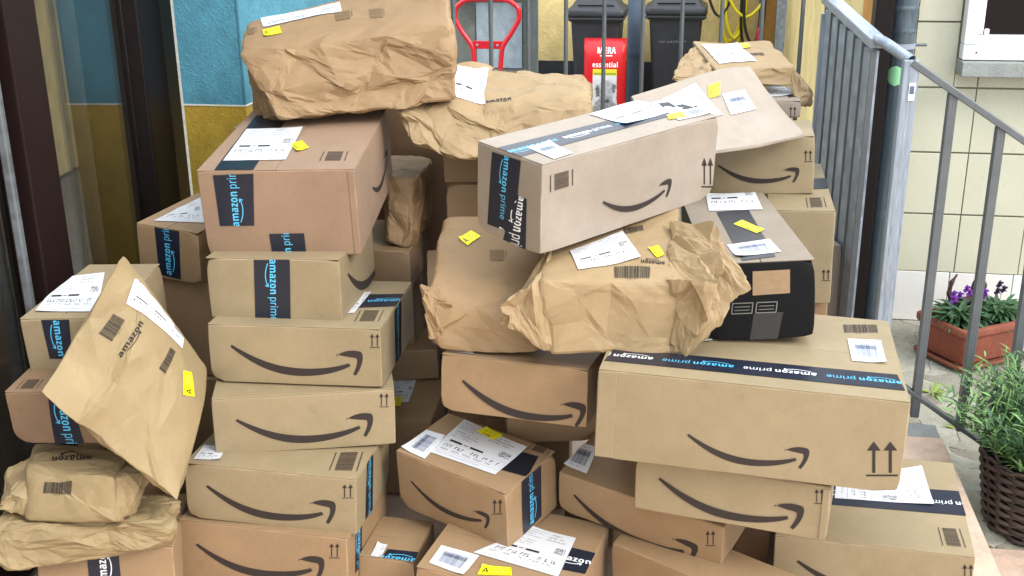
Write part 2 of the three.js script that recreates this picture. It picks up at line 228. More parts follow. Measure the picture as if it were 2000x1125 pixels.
  ["T1", "T", "label", [[-0.848, 0.698], [0.094, 0.758], [0.163, -0.612], [-0.8, -0.656]], {}],
  ["T1", "T", "sticker", [[0.094, 0.758], [0.383, 0.753], [0.326, 0.394], [0.04, 0.406]], {}],
  ["T1", "T", "barcode3", [[0.002, 0.026], [0.527, 0.031], [0.507, -0.274], [-0.013, -0.269]], {}],
  ["T2", "T", "label", [[-0.618, 0.656], [-0.014, 0.827], [0.077, -0.089], [-0.496, -0.061]], {}],
  ["T2", "T", "barlabel", [[0.27, 0.416], [0.643, 0.384], [0.623, -0.103], [0.191, -0.132]], {}],
  ["T2", "T", "sticker", [[0.146, 0.673], [0.356, 0.703], [0.223, 0.383], [0.043, 0.398]], {}],
  ["R3", "T", "barcode", [[-0.0435, -0.1912], [-0.0039, -0.1874], [-0.0075, -0.2377], [-0.0504, -0.2424]], {}],
];// ---------- helpers ----------
const TAU = Math.PI * 2, V3 = (x, y, z) => new THREE.Vector3(x, y, z);
function rng(seed) { let a = (seed * 2654435761) >>> 0; return () => { a = (a + 0x6D2B79F5) | 0; let t = Math.imul(a ^ (a >>> 15), 1 | a); t = (t + Math.imul(t ^ (t >>> 7), 61 | t)) ^ t; return ((t ^ (t >>> 14)) >>> 0) / 4294967296; }; }
const PN = new ImprovedNoise(), noise = (x, y, z) => PN.noise(x + 31.7, y + 17.3, z + 53.1);
const sm = (a, b, x) => { const t = Math.min(1, Math.max(0, (x - a) / (b - a))); return t * t * (3 - 2 * t); };
const used = {};
const numbered = n => { const k = used[n] = (used[n] ?? -1) + 1; return k ? `${n}_${String(k).padStart(3, '0')}` : n; };
function tag(o, label, category, group, kind) { if (label) o.userData.label = label; if (category) o.userData.category = category; if (group) o.userData.group = group; if (kind) o.userData.kind = kind; return o; }
function mesh(name, geo, mat, parent = scene) { const m = new THREE.Mesh(geo, mat); m.name = parent === scene ? numbered(name) : name; m.castShadow = m.receiveShadow = true; parent.add(m); return m; }
function group(name, label, category, grp) { const g = new THREE.Group(); g.name = numbered(name); scene.add(g); return tag(g, label, category, grp); }
const srgb = (r, g, b) => new THREE.Color().setRGB(r / 255, g / 255, b / 255, THREE.SRGBColorSpace);
// the house stands a little turned to the camera: s runs along its front, t away from it
const FY = -9.5 * Math.PI / 180;
const at = (s, y, t) => V3(Math.cos(FY) * s + Math.sin(FY) * t, y, -Math.sin(FY) * s + Math.cos(FY) * t);
const box = (w, h, d, r = 0.002) => new RoundedBoxGeometry(w, h, d, 2, Math.min(r, w / 2.2, h / 2.2, d / 2.2));
function uvScale(geo, k, ou = 0, ov = 0) {                // box-projected uv in metres
  const p = geo.attributes.position, n = geo.attributes.normal, uv = new Float32Array(p.count * 2);
  for (let i = 0; i < p.count; i++) {
    const ax = Math.abs(n.getX(i)), ay = Math.abs(n.getY(i)), az = Math.abs(n.getZ(i)), x = p.getX(i), y = p.getY(i), z = p.getZ(i);
    const [u, v] = ay > ax && ay > az ? [x, z] : ax > az ? [z, y] : [x, y];
    uv[i * 2] = u * k + ou; uv[i * 2 + 1] = v * k + ov;
  }
  geo.setAttribute('uv', new THREE.BufferAttribute(uv, 2)); return geo;
}
function weld(geo) {                                        // smooth normals across coincident vertices
  geo.computeVertexNormals();
  const p = geo.attributes.position, n = geo.attributes.normal, map = new Map();
  const key = i => `${Math.round(p.getX(i) * 5e4)},${Math.round(p.getY(i) * 5e4)},${Math.round(p.getZ(i) * 5e4)}`;
  for (let i = 0; i < p.count; i++) { const k = key(i); let a = map.get(k); if (!a) map.set(k, a = [0, 0, 0]); a[0] += n.getX(i); a[1] += n.getY(i); a[2] += n.getZ(i); }
  for (let i = 0; i < p.count; i++) { const a = map.get(key(i)), l = Math.hypot(...a) || 1; n.setXYZ(i, a[0] / l, a[1] / l, a[2] / l); }
  return geo;
}
function gridGeo(nu, nv, f) {                               // f(u,v) -> [x,y,z, tu, tv]
  const P = [], U = [], I = [];
  for (let j = 0; j <= nv; j++) for (let i = 0; i <= nu; i++) { const q = f(i / nu, j / nv); P.push(q[0], q[1], q[2]); U.push(q[3] ?? i / nu, q[4] ?? j / nv); }
  for (let j = 0; j < nv; j++) for (let i = 0; i < nu; i++) { const a = j * (nu + 1) + i, b = a + 1, c = a + nu + 1, d = c + 1; I.push(a, b, d, a, d, c); }
  const g = new THREE.BufferGeometry(); g.setAttribute('position', new THREE.Float32BufferAttribute(P, 3)); g.setAttribute('uv', new THREE.Float32BufferAttribute(U, 2)); g.setIndex(I); g.computeVertexNormals(); return g;
}

// ---------- textures ----------
function periodic(seed, n) { const r = rng(seed), a = new Float32Array(n * n).map(() => r()); return (x, y) => { x *= n; y *= n; const i = Math.floor(x), j = Math.floor(y), fx = x - i, fy = y - j, u = fx * fx * (3 - 2 * fx), v = fy * fy * (3 - 2 * fy), g = (p, q) => a[((q % n + n) % n) * n + ((p % n + n) % n)]; return (g(i, j) * (1 - u) + g(i + 1, j) * u) * (1 - v) + (g(i, j + 1) * (1 - u) + g(i + 1, j + 1) * u) * v; }; }
function dataTex(n, f, color = true) {
  const a = new Uint8Array(n * n * 4);
  for (let j = 0; j < n; j++) for (let i = 0; i < n; i++) { const c = f(i / n, j / n, i, j), k = (j * n + i) * 4; a[k] = Math.max(0, Math.min(255, c[0])); a[k + 1] = Math.max(0, Math.min(255, c[1])); a[k + 2] = Math.max(0, Math.min(255, c[2])); a[k + 3] = 255; }
  const t = new THREE.DataTexture(a, n, n); t.wrapS = t.wrapT = THREE.RepeatWrapping; t.magFilter = THREE.LinearFilter; t.minFilter = THREE.LinearMipmapLinearFilter; t.generateMipmaps = true; if (color) t.colorSpace = THREE.SRGBColorSpace; t.needsUpdate = true; return t;
}
function canvasTex(w, h, draw, color = true, repeat = false) {
  const c = document.createElement('canvas'); c.width = w; c.height = h; const g = c.getContext('2d'); draw(g, w, h);
  const t = new THREE.CanvasTexture(c); if (color) t.colorSpace = THREE.SRGBColorSpace; if (repeat) t.wrapS = t.wrapT = THREE.RepeatWrapping; t.magFilter = THREE.LinearFilter; return t;
}
const [cA, cB, cC, cD] = [periodic(1, 6), periodic(2, 24), periodic(3, 96), periodic(4, 300)];
const scuffs = (() => { const r = rng(404), a = new Float32Array(1024 * 1024); for (let k = 0; k < 260; k++) { let x = r() * 1024, y = r() * 1024; const an = r() * TAU, L = 6 + r() * r() * 90, s = (r() < 0.6 ? 1 : -1) * (3 + r() * 9), w = r() < 0.8 ? 1 : 2; for (let t = 0; t < L; t++) { x += Math.cos(an) + (r() - 0.5) * 0.4; y += Math.sin(an) + (r() - 0.5) * 0.4; for (let q = 0; q < w; q++) a[((Math.floor(y) + 1024) % 1024) * 1024 + ((Math.floor(x) + q + 1024) % 1024)] = s * (0.4 + 0.6 * r()); } } for (let k = 0; k < 40; k++) { const x = r() * 1024, y = r() * 1024, R = 4 + r() * 16, s = -(2 + r() * 7); for (let j = -R; j < R; j++) for (let i = -R; i < R; i++) { const d = Math.hypot(i, j) / R; if (d < 0.7 + 0.3 * noise(i * 0.2, j * 0.2, k)) a[((Math.floor(y + j) + 1024) % 1024) * 1024 + ((Math.floor(x + i) + 1024) % 1024)] += s; } } return a; })();
const cardMap = dataTex(1024, (u, v, i, j) => {                 // kraft liner: blotches, fibres, the faint ribs of the flutes
  const b = (cA(u, v) - 0.5) * 16 + (cB(u, v) - 0.5) * 10 + (cC(u, v) - 0.5) * 6 + (cD(u, v) - 0.5) * 4, f = Math.sin(u * TAU * 110) * 1.2 + scuffs[j * 1024 + i];
  const speck = cD(v, u) > 0.993 ? -30 : 0;
  return [238 + b + f + speck, 236 + b + f + speck * 1.1, 232 + b * 1.15 + f + speck * 1.2];
});
const cardBump = dataTex(512, (u, v) => { const h = 128 + Math.sin(u * TAU * 110) * 22 + (cB(u, v) - 0.5) * 70 + (cC(u, v) - 0.5) * 30; return [h, h, h]; }, false);
const paperMap = dataTex(1024, (u, v) => {
  const b = (cA(v, u) - 0.5) * 18 + (cB(v, u) - 0.5) * 10 + (cC(v, u) - 0.5) * 6 + (cD(v, u) - 0.5) * 4, f = (cD(u * 0.13, v) - 0.5) * 5;
  return [238 + b + f, 235 + b + f, 230 + b * 1.1 + f];
});
const facets = (seed, n) => { const r = rng(seed), a = new Float32Array(n * n).map(() => r()); const g = (i, j) => a[((j % n + n) % n) * n + ((i % n + n) % n)]; return (u, v) => { u *= n; v *= n; const i = Math.floor(u), j = Math.floor(v), x = u - i, y = v - j; return x > y ? g(i, j) * (1 - x) + g(i + 1, j) * (x - y) + g(i + 1, j + 1) * y : g(i, j) * (1 - y) + g(i, j + 1) * (y - x) + g(i + 1, j + 1) * x; }; };
const [fA, fB, fC] = [facets(51, 11), facets(52, 23), facets(53, 47)];
const paperBump = dataTex(1024, (u, v) => { const wu = u + 0.03 * (cA(u, v) - 0.5), wv = v + 0.03 * (cA(v, u) - 0.5), m = sm(0.35, 0.7, cA(v + 0.3, u)); const h = fA(wu, wv) * 130 + fB(wu, wv) * 85 * (0.2 + 0.8 * m) + fC(wu, wv) * 18 * m; return [h, h, h]; }, false);
const roughBump = dataTex(1024, (u, v) => { const a = cB(u * 1, v * 1), b = cC(u, v), c = cD(u, v); const h = 90 + Math.max(0, b - 0.45) * 170 + (a - 0.5) * 60 + (c - 0.5) * 40; return [h, h, h]; }, false);
const wearMap = dataTex(512, (u, v) => { const b = 226 + (cA(u, v) - 0.5) * 30 + (cB(u, v) - 0.5) * 22 + (cC(u, v) - 0.5) * 16 + (cD(u, v) - 0.5) * 10; return [b, b, b]; });
const zincMap = dataTex(512, (u, v) => { const k = Math.floor(cB(u, v) * 6) / 6, b = 205 + (k - 0.5) * 46 + (cA(u, v) - 0.5) * 30 + (cD(u, v) - 0.5) * 14 + (cC(u, v) > 0.93 ? 26 : 0); return [b - 2, b, b + 2]; });
const faintMap = dataTex(512, (u, v) => { const b = 242 + (cA(u, v) - 0.5) * 9 + (cC(u, v) - 0.5) * 5 + (cB(u, v) > 0.9 ? -5 : 0); return [b, b, b - 1]; });
const rep = (t, k) => { const c = t.clone(); c.repeat.set(k, k); c.needsUpdate = true; return c; };

const scribble = (g, r, x, y, w, h, dark = 90) => {           // printed lines too small to read
  g.fillStyle = `rgb(${dark},${dark},${dark + 6})`;
  for (let p = x; p < x + w;) { const l = h * (0.25 + r() * 0.4); if (r() > 0.2) { g.fillRect(p, y + h * 0.15 * r(), l * 0.35, h * (0.6 + 0.3 * r())); g.fillRect(p, y + h * (r() < 0.5 ? 0.1 : 0.7), l, h * 0.16); } p += l * 1.4; }
};
const bars = (g, r, x, y, w, h, col, fill = 0.55, vertical = true) => { g.fillStyle = col; const L = vertical ? w : h; for (let p = 0; p < L;) { const b = (0.008 + r() * 0.02) * L; if (vertical) g.fillRect(x + p, y, Math.min(b, L - p), h); else g.fillRect(x, y + p, w, Math.min(b, L - p)); p += b + (0.008 + r() * 0.025) * L * (1.1 - fill); } };
const labelTex = [11, 12, 13].map(s => canvasTex(640, 420, (g, w, h) => {
  const r = rng(s); g.fillStyle = '#d2d3d6'; g.fillRect(0, 0, w, h);
  for (let i = 0; i < 4; i++) scribble(g, r, 24, 20 + i * 22, 130 + r() * 130, 12, 60);
  for (let i = 0; i < 3; i++) scribble(g, r, 330, 24 + i * 30, 120 + r() * 120, 18, 40);
  for (let i = 0; i < 3; i++) scribble(g, r, 40, 128 + i * 26, 180 + r() * 60, 14, 60);
  g.fillStyle = '#101116'; g.fillRect(60, 232, 120, 20); g.fillRect(260, 232, 130, 20); g.fillRect(196, 238, 46, 8);
  for (let k = 0; k < 5; k++) { scribble(g, r, 50 + k * 108, 282, 84, 40, 25); scribble(g, r, 50 + k * 108, 330, 70, 22, 60); }
  g.strokeStyle = '#8d9096'; g.lineWidth = 2; g.strokeRect(16, 262, w - 32, 104);
  scribble(g, r, 40, 384, 420, 12, 120);
  for (let i = 0; i < 26; i++) for (let j = 0; j < 8; j++) if (r() < 0.5) { g.fillStyle = '#55575e'; g.fillRect(500 + i * 4, 150 + j * 8, 4, 8); }
}));
const darkLabelTex = canvasTex(512, 384, (g, w, h) => { const r = rng(21); g.fillStyle = '#dadbde'; g.fillRect(0, 0, w, h); g.fillStyle = '#15171d'; g.fillRect(30, 40, 200, 120); g.fillRect(250, 120, 190, 110); for (let i = 0; i < 5; i++) scribble(g, r, 40, 180 + i * 26, 190, 14, 110); bars(g, r, 260, 260, 200, 84, '#3a3c42'); scribble(g, r, 250, 40, 200, 30, 80); });
const barLabelTex = canvasTex(512, 384, (g, w, h) => { const r = rng(22); g.fillStyle = '#dcdee2'; g.fillRect(0, 0, w, h); bars(g, r, 90, 80, 330, 220, '#69728a'); bars(g, r, 90, 110, 330, 60, '#4d5466'); scribble(g, r, 100, 40, 240, 22, 100); scribble(g, r, 100, 322, 300, 22, 100); });
const tapeTex = canvasTex(1240, 416, (g, w, h) => {        // 0.31 m by 0.104 m of printed tape
  g.fillStyle = '#1a2030'; g.fillRect(0, 0, w, h);
  [['#56bfea', 16], ['#f2f5f8', 636]].forEach(([c, x]) => {
    g.fillStyle = c; g.textBaseline = 'alphabetic'; g.font = 'bold 92px sans-serif'; g.fillText('amazon', x, 228, 318); g.font = '92px sans-serif'; g.fillText('prime', x + 334, 228, 220);
    g.strokeStyle = c; g.lineWidth = 8; g.beginPath(); g.moveTo(x + 40, 242); g.quadraticCurveTo(x + 140, 286, x + 240, 248); g.stroke(); g.beginPath(); g.moveTo(x + 216, 242); g.lineTo(x + 246, 244); g.lineTo(x + 236, 270); g.stroke();
  });
}, true, true);
const plainTapeTex = canvasTex(256, 64, (g, w, h) => { g.fillStyle = '#171b25'; g.fillRect(0, 0, w, h); }, true, true);
const stickerTex = canvasTex(192, 96, (g, w, h) => { const r = rng(31); g.fillStyle = '#ece40e'; g.fillRect(0, 0, w, h); g.fillStyle = '#2b2a0a'; g.font = 'bold 62px sans-serif'; g.fillText('A', 14, 70); g.fillStyle = '#a89f10'; for (let i = 0; i < 3; i++) scribble(g, r, 78, 18 + i * 22, 90, 13, 120); });
const boxCodeAlpha = canvasTex(256, 160, (g, w, h) => { const r = rng(41); g.fillStyle = '#000'; g.fillRect(0, 0, w, h); g.fillStyle = '#fff'; g.fillRect(6, 10, 10, h - 20); g.fillRect(w - 16, 10, 10, h - 20); bars(g, r, 52, 12, 152, h - 24, '#fff', 0.6, false); }, false);
const codeAlpha = canvasTex(256, 128, (g, w, h) => { const r = rng(42); g.fillStyle = '#000'; g.fillRect(0, 0, w, h); bars(g, r, 6, 4, w - 12, 106, '#fff', 0.45); scribble(g, r, 96, 114, 60, 10, 255); }, false);
const blockAlpha = canvasTex(128, 96, (g, w, h) => { const r = rng(43); g.fillStyle = '#000'; g.fillRect(0, 0, w, h); bars(g, r, 4, 8, w - 30, h - 16, '#fff', 1.0, false); g.fillStyle = '#fff'; g.fillRect(w - 16, 14, 6, h - 40); }, false);
const wordAlpha = canvasTex(512, 176, (g, w, h) => { g.fillStyle = '#000'; g.fillRect(0, 0, w, h); g.fillStyle = g.strokeStyle = '#fff'; g.font = 'bold 128px sans-serif'; g.fillText('amazon', 14, 112, 484); g.lineWidth = 13; g.beginPath(); g.moveTo(120, 128); g.quadraticCurveTo(240, 182, 372, 140); g.stroke(); g.beginPath(); g.moveTo(345, 130); g.lineTo(384, 130); g.lineTo(372, 164); g.stroke(); }, false);

// ---------- materials ----------
const M = {};
const card = (r, g, b) => new THREE.MeshPhysicalMaterial({ color: srgb(r, g, b).multiplyScalar(0.64), map: cardMap, bumpMap: cardBump, bumpScale: 0.00045, roughness: 0.58, sheen: 0.4, sheenColor: new THREE.Color(0.92, 0.96, 1), sheenRoughness: 0.4 });
const worn = m => { const c = m.clone(); c.vertexColors = true; return c; };
M.card = { olive: card(192, 172, 136), pink: card(192, 160, 133), tan: card(194, 161, 123), pale: card(202, 187, 172), brown: card(172, 140, 110) };
const paper = (r, g, b) => new THREE.MeshPhysicalMaterial({ color: srgb(r, g, b).multiplyScalar(0.64), map: paperMap, bumpMap: paperBump, bumpScale: 0.004, roughness: 0.7, sheen: 0.12, sheenColor: new THREE.Color(0.92, 0.96, 1), sheenRoughness: 0.4, side: THREE.DoubleSide });
M.paper = { warm: paper(192, 158, 116), light: paper(200, 172, 130), olive: paper(192, 169, 126) };
M.black = new THREE.MeshPhysicalMaterial({ color: srgb(13, 13, 15), map: cardMap, bumpMap: cardBump, bumpScale: 0.0004, roughness: 0.6, specularIntensity: 0.4 });
M.taupe = card(176, 160, 140);
const print = (c, extra) => new THREE.MeshStandardMaterial({ color: c, roughness: 0.75, ...extra });
M.ink = print(srgb(46, 36, 33));
M.code = print(srgb(74, 60, 46), { alphaMap: boxCodeAlpha, transparent: true });
M.code3 = print(srgb(40, 34, 30), { alphaMap: codeAlpha, transparent: true });
M.code2 = print(srgb(122, 98, 68), { alphaMap: blockAlpha, transparent: true });
M.word = print(srgb(34, 28, 26), { alphaMap: wordAlpha, transparent: true });
M.labels = labelTex.map(t => new THREE.MeshStandardMaterial({ map: t, roughness: 0.5, side: THREE.DoubleSide }));
M.label2 = new THREE.MeshStandardMaterial({ map: darkLabelTex, roughness: 0.5, side: THREE.DoubleSide });
M.barlabel = new THREE.MeshStandardMaterial({ map: barLabelTex, roughness: 0.5, side: THREE.DoubleSide });
M.tape = new THREE.MeshPhysicalMaterial({ map: tapeTex, roughness: 0.34, bumpMap: rep(wearMap, 2), bumpScale: 0.0006, side: THREE.DoubleSide });
M.tapePlain = new THREE.MeshPhysicalMaterial({ map: plainTapeTex, roughness: 0.34, bumpMap: rep(wearMap, 2), bumpScale: 0.0006, side: THREE.DoubleSide });
M.sticker = new THREE.MeshStandardMaterial({ map: stickerTex, roughness: 0.5, side: THREE.DoubleSide });
M.clear = new THREE.MeshPhysicalMaterial({ color: srgb(120, 118, 116), roughness: 0.28, transparent: true, opacity: 0.22 });
M.outline = print(srgb(120, 118, 112));
const plaster = (r, g, b, k = 1.2, bs = 0.004) => new THREE.MeshStandardMaterial({ color: srgb(r, g, b), map: rep(wearMap, k * 0.5), bumpMap: rep(roughBump, k), bumpScale: bs, roughness: 0.9 });
M.blue = plaster(88, 156, 178, 2.2, 0.002); M.ochre = plaster(206, 170, 62, 2.2, 0.002); M.yellow = plaster(236, 212, 146, 0.8, 0.003); M.orange = plaster(206, 146, 60, 0.8, 0.003);
M.white = new THREE.MeshStandardMaterial({ color: srgb(232, 234, 234), roughness: 0.4 });
M.caulk = new THREE.MeshStandardMaterial({ color: srgb(226, 224, 208), roughness: 0.7 });
M.zinc = new THREE.MeshStandardMaterial({ color: srgb(190, 200, 212), map: rep(zincMap, 1.6), roughness: 0.36, metalness: 0.12 });
M.steel = new THREE.MeshStandardMaterial({ color: srgb(134, 138, 140), map: rep(zincMap, 3), roughness: 0.45, metalness: 0.3 });
M.pipeZinc = new THREE.MeshStandardMaterial({ color: srgb(112, 126, 134), map: rep(zincMap, 1.6), roughness: 0.38, metalness: 0.2 });
M.wood = new THREE.MeshPhysicalMaterial({ color: srgb(30, 13, 10), map: rep(wearMap, 1), roughness: 0.6, specularIntensity: 0.45 });
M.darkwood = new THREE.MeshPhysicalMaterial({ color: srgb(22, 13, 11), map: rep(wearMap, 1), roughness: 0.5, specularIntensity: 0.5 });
M.glass = new THREE.MeshPhysicalMaterial({ color: 0xffffff, transmission: 1, thickness: 0, roughness: 0.02, ior: 1.85 });
M.tileCream = [0, 1, 2, 3].map(i => new THREE.MeshStandardMaterial({ color: srgb(214 - i * 3, 209 - i * 2, 186 - i * 2), map: rep(faintMap, 1.1 + i * 0.2), roughness: 0.4 }));
M.tileWhite = [0, 1].map(i => new THREE.MeshStandardMaterial({ color: srgb(232, 233 - i * 3, 230 - i * 4), map: rep(faintMap, 1.3 + i * 0.3), roughness: 0.4 }));
M.grout = new THREE.MeshStandardMaterial({ color: srgb(150, 142, 122), roughness: 0.95 });
M.stone = [0, 1, 2, 3, 4].map(i => new THREE.MeshStandardMaterial({ color: srgb(178 - i * 6, 176 - i * 7, 160 - i * 7), map: rep(wearMap, 2.2), bumpMap: rep(roughBump, 2), bumpScale: 0.003, roughness: 0.9 }));
M.joint = new THREE.MeshStandardMaterial({ color: srgb(92, 92, 74), bumpMap: rep(roughBump, 6), bumpScale: 0.006, roughness: 1 });
M.pinkTile = new THREE.MeshStandardMaterial({ color: srgb(214, 186, 164), map: rep(wearMap, 1.5), roughness: 0.6 });
M.slab = new THREE.MeshStandardMaterial({ color: srgb(160, 164, 160), map: rep(wearMap, 2), bumpMap: rep(roughBump, 3), bumpScale: 0.002, roughness: 0.85 });
M.earth = new THREE.MeshStandardMaterial({ color: srgb(128, 124, 112), map: rep(wearMap, 1), bumpMap: rep(roughBump, 2), bumpScale: 0.006, roughness: 1 });
M.terra = new THREE.MeshStandardMaterial({ color: srgb(148, 82, 61), map: rep(wearMap, 3), bumpMap: rep(roughBump, 4), bumpScale: 0.0012, roughness: 0.75 });
M.terraDark = new THREE.MeshStandardMaterial({ color: srgb(78, 46, 36), map: rep(wearMap, 3), roughness: 0.8 });
M.soil = new THREE.MeshStandardMaterial({ color: srgb(52, 42, 34), bumpMap: rep(roughBump, 8), bumpScale: 0.01, roughness: 1 });
M.binPlastic = new THREE.MeshStandardMaterial({ color: srgb(52, 54, 60), map: rep(wearMap, 2), roughness: 0.5 });
M.red = new THREE.MeshPhysicalMaterial({ color: srgb(196, 24, 40), roughness: 0.35, clearcoat: 0.4 });
M.redBag = new THREE.MeshPhysicalMaterial({ color: srgb(206, 22, 30), roughness: 0.35, bumpMap: rep(paperBump, 1), bumpScale: 0.012 });
M.yellowHose = new THREE.MeshStandardMaterial({ color: srgb(232, 214, 30), roughness: 0.5 });
M.cable = new THREE.MeshStandardMaterial({ color: srgb(34, 30, 34), roughness: 0.6 });
M.tray = new THREE.MeshStandardMaterial({ color: srgb(120, 128, 124), map: rep(wearMap, 2), roughness: 0.55 });
M.traySkyPale = new THREE.MeshStandardMaterial({ color: srgb(176, 194, 204), map: rep(wearMap, 2), roughness: 0.45 });  // paler blue paints in the sky mirrored by the tray floor
M.pipeBlue = new THREE.MeshStandardMaterial({ color: srgb(92, 108, 128), roughness: 0.5 });
M.rust = new THREE.MeshStandardMaterial({ color: srgb(190, 140, 66), map: rep(wearMap, 1), roughness: 0.8 });
M.wicker = [0, 1, 2].map(i => new THREE.MeshStandardMaterial({ color: srgb(58 + i * 12, 48 + i * 11, 44 + i * 9), roughness: 0.7 }));
const leaf = (r, g, b) => new THREE.MeshPhysicalMaterial({ color: srgb(r, g, b), roughness: 0.6, side: THREE.DoubleSide });
M.lav = leaf(112, 148, 84); M.lavDark = leaf(56, 90, 54); M.pansyLeaf = leaf(58, 92, 56); M.weed = leaf(128, 150, 60);
M.purple = leaf(104, 40, 140); M.violet = leaf(96, 84, 170); M.darkPetal = leaf(44, 26, 56);
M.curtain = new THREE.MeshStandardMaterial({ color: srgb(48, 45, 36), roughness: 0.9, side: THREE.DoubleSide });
M.room = new THREE.MeshStandardMaterial({ color: srgb(90, 84, 74), roughness: 0.9 });
M.pane = new THREE.MeshPhysicalMaterial({ color: srgb(22, 10, 12), roughness: 0.06 });
M.green = new THREE.MeshStandardMaterial({ color: srgb(150, 214, 160), roughness: 0.4 });

// ================= SETTING =================
const setting = (name, geo, mat, pos, parent = scene) => { const m = mesh(name, geo, mat, parent); if (pos) { m.position.copy(pos); m.rotation.y = FY; } if (parent === scene) m.userData.kind = 'structure'; return m; };
const slabGeo = (w, h, d) => uvScale(new THREE.BoxGeometry(w, h, d), 1);
{ const g = new THREE.PlaneGeometry(160, 160, 1, 1); g.rotateX(-Math.PI / 2); uvScale(g, 1); const m = mesh('ground', g, M.earth); m.position.y = -0.18; m.userData.kind = 'structure'; }
setting('landing', slabGeo(2.09, 0.34, 4.876), M.pinkTile, at(-0.355, -0.01, -0.438));
setting('landing_extension', slabGeo(1.88, 0.34, 1.0), M.pinkTile, at(-0.46, -0.01, -3.376));
setting('threshold_slab', slabGeo(0.205, 0.32, 0.09), M.slab, at(0.5855, -0.005, -2.923));
setting('lower_floor', slabGeo(2.6, 0.17, 4.6), M.pinkTile, at(1.995, -0.085, -0.3));
// interlocking pavers beyond the steps
{
  const pav = setting('paving', slabGeo(2.4, 0.15, 1.66), M.joint, at(1.7, -0.092, -3.43));
  const r = rng(77), nx = 17, nz = 12, w = 2.38, d = 1.64, cw = w / nx, cd = d / nz, top = 0.075;
  const node = new Map(), nd = (i, j) => { const k = i * 99 + j; if (!node.has(k)) node.set(k, [-w / 2 + (i + (j % 2) * 0.5) * cw + (r() - 0.5) * 0.03, -d / 2 + j * cd + (r() - 0.5) * 0.02]); return node.get(k); };
  const edge = (a, b, k) => { const o = []; const dx = b[0] - a[0], dz = b[1] - a[1]; for (let i = 0; i < 6; i++) { const t = i / 6, s = Math.sin(t * TAU) * 0.1 * k; o.push([a[0] + dx * t - dz * s, a[1] + dz * t + dx * s]); } return o; };
  for (let j = 0; j < nz; j++) for (let i = -1; i < nx; i++) {
    const q = [nd(i, j), nd(i + 1, j), nd(i + 1, j + 1), nd(i, j + 1)];
    let pts = [...edge(q[0], q[1], 1), ...edge(q[1], q[2], 1), ...edge(q[2], q[3], 1), ...edge(q[3], q[0], 1)];
    const cx = pts.reduce((s, p) => s + p[0], 0) / pts.length, cz = pts.reduce((s, p) => s + p[1], 0) / pts.length;
    if (cx < -w / 2 + 0.06 || cx > w / 2 - 0.06) continue;
    pts = pts.map(p => [cx + (p[0] - cx) * 0.965, cz + (p[1] - cz) * 0.965]);
    const sh = new THREE.Shape(pts.map(p => new THREE.Vector2(p[0] - cx, -(p[1] - cz))));
    const g = new THREE.ExtrudeGeometry(sh, { depth: 0.008, bevelEnabled: true, bevelSize: 0.003, bevelThickness: 0.004, bevelSegments: 1, curveSegments: 1 }); g.rotateX(-Math.PI / 2);
    const m = mesh('paver', uvScale(g, 1, r(), r()), M.stone[Math.floor(r() * 5)], pav); m.position.set(cx, top + 0.001 + r() * 0.004, cz); m.rotation.set((r() - 0.5) * 0.012, 0, (r() - 0.5) * 0.012);
  }
}
// left wing of the house: turquoise above, ochre below
{
  const g = group('rendered_house_wall', 'turquoise and ochre rendered house wall beside the brown glazed door', 'wall');
  g.position.copy(at(-1.31, 0, -3.81)); g.rotation.y = FY;
  const w = 0.18, d = 1.8;
  const up = mesh('upper_wall', uvScale(new THREE.BoxGeometry(w, 2.2, d), 1), M.blue, g); up.position.set(0, 1.013 + 0.003 + 1.1, 0);
  const lo = mesh('lower_wall', uvScale(new THREE.BoxGeometry(w, 1.19, d), 1), M.ochre, g); lo.position.set(0, 1.013 - 0.595, 0);
  const ln = mesh('joint_line', new THREE.BoxGeometry(w + 0.004, 0.004, d + 0.004), M.caulk, g); ln.position.set(0, 1.0135, 0);
  const bead = mesh('corner_bead', new THREE.CylinderGeometry(0.004, 0.004, 2.2, 8), M.blue, g); bead.position.set(0.088, 2.12, d / 2 - 0.002);
}
// back of the yard and the side of the neighbouring house
{
  const g = group('yellow_yard_wall', 'pale yellow rendered wall closing the yard behind the bins', 'wall'); g.position.copy(at(1.0, 0, -9.45)); g.rotation.y = FY;
  mesh('wall', uvScale(new THREE.BoxGeometry(7, 1.9, 0.25), 1), M.yellow, g).position.y = 0.95 + 0.24;
  mesh('plinth', uvScale(new THREE.BoxGeometry(7, 0.42, 0.28), 1), M.binPlastic, g).position.y = 0.03;
}
{
  const g = group('side_wall', 'yellow rendered side wall behind the galvanised sheet panel', 'wall'); g.position.copy(at(0.74, 0, -6.9)); g.rotation.y = FY;
  mesh('wall', uvScale(new THREE.BoxGeometry(0.2, 1.6, 4.5), 1), M.yellow, g).position.set(0, 0.65, -0.15);
  mesh('orange_wall_end', uvScale(new THREE.BoxGeometry(0.21, 1.6, 0.42), 1), M.orange, g).position.set(0, 0.65, 2.312);  // near end of the same wall, in a deeper orange tone
}
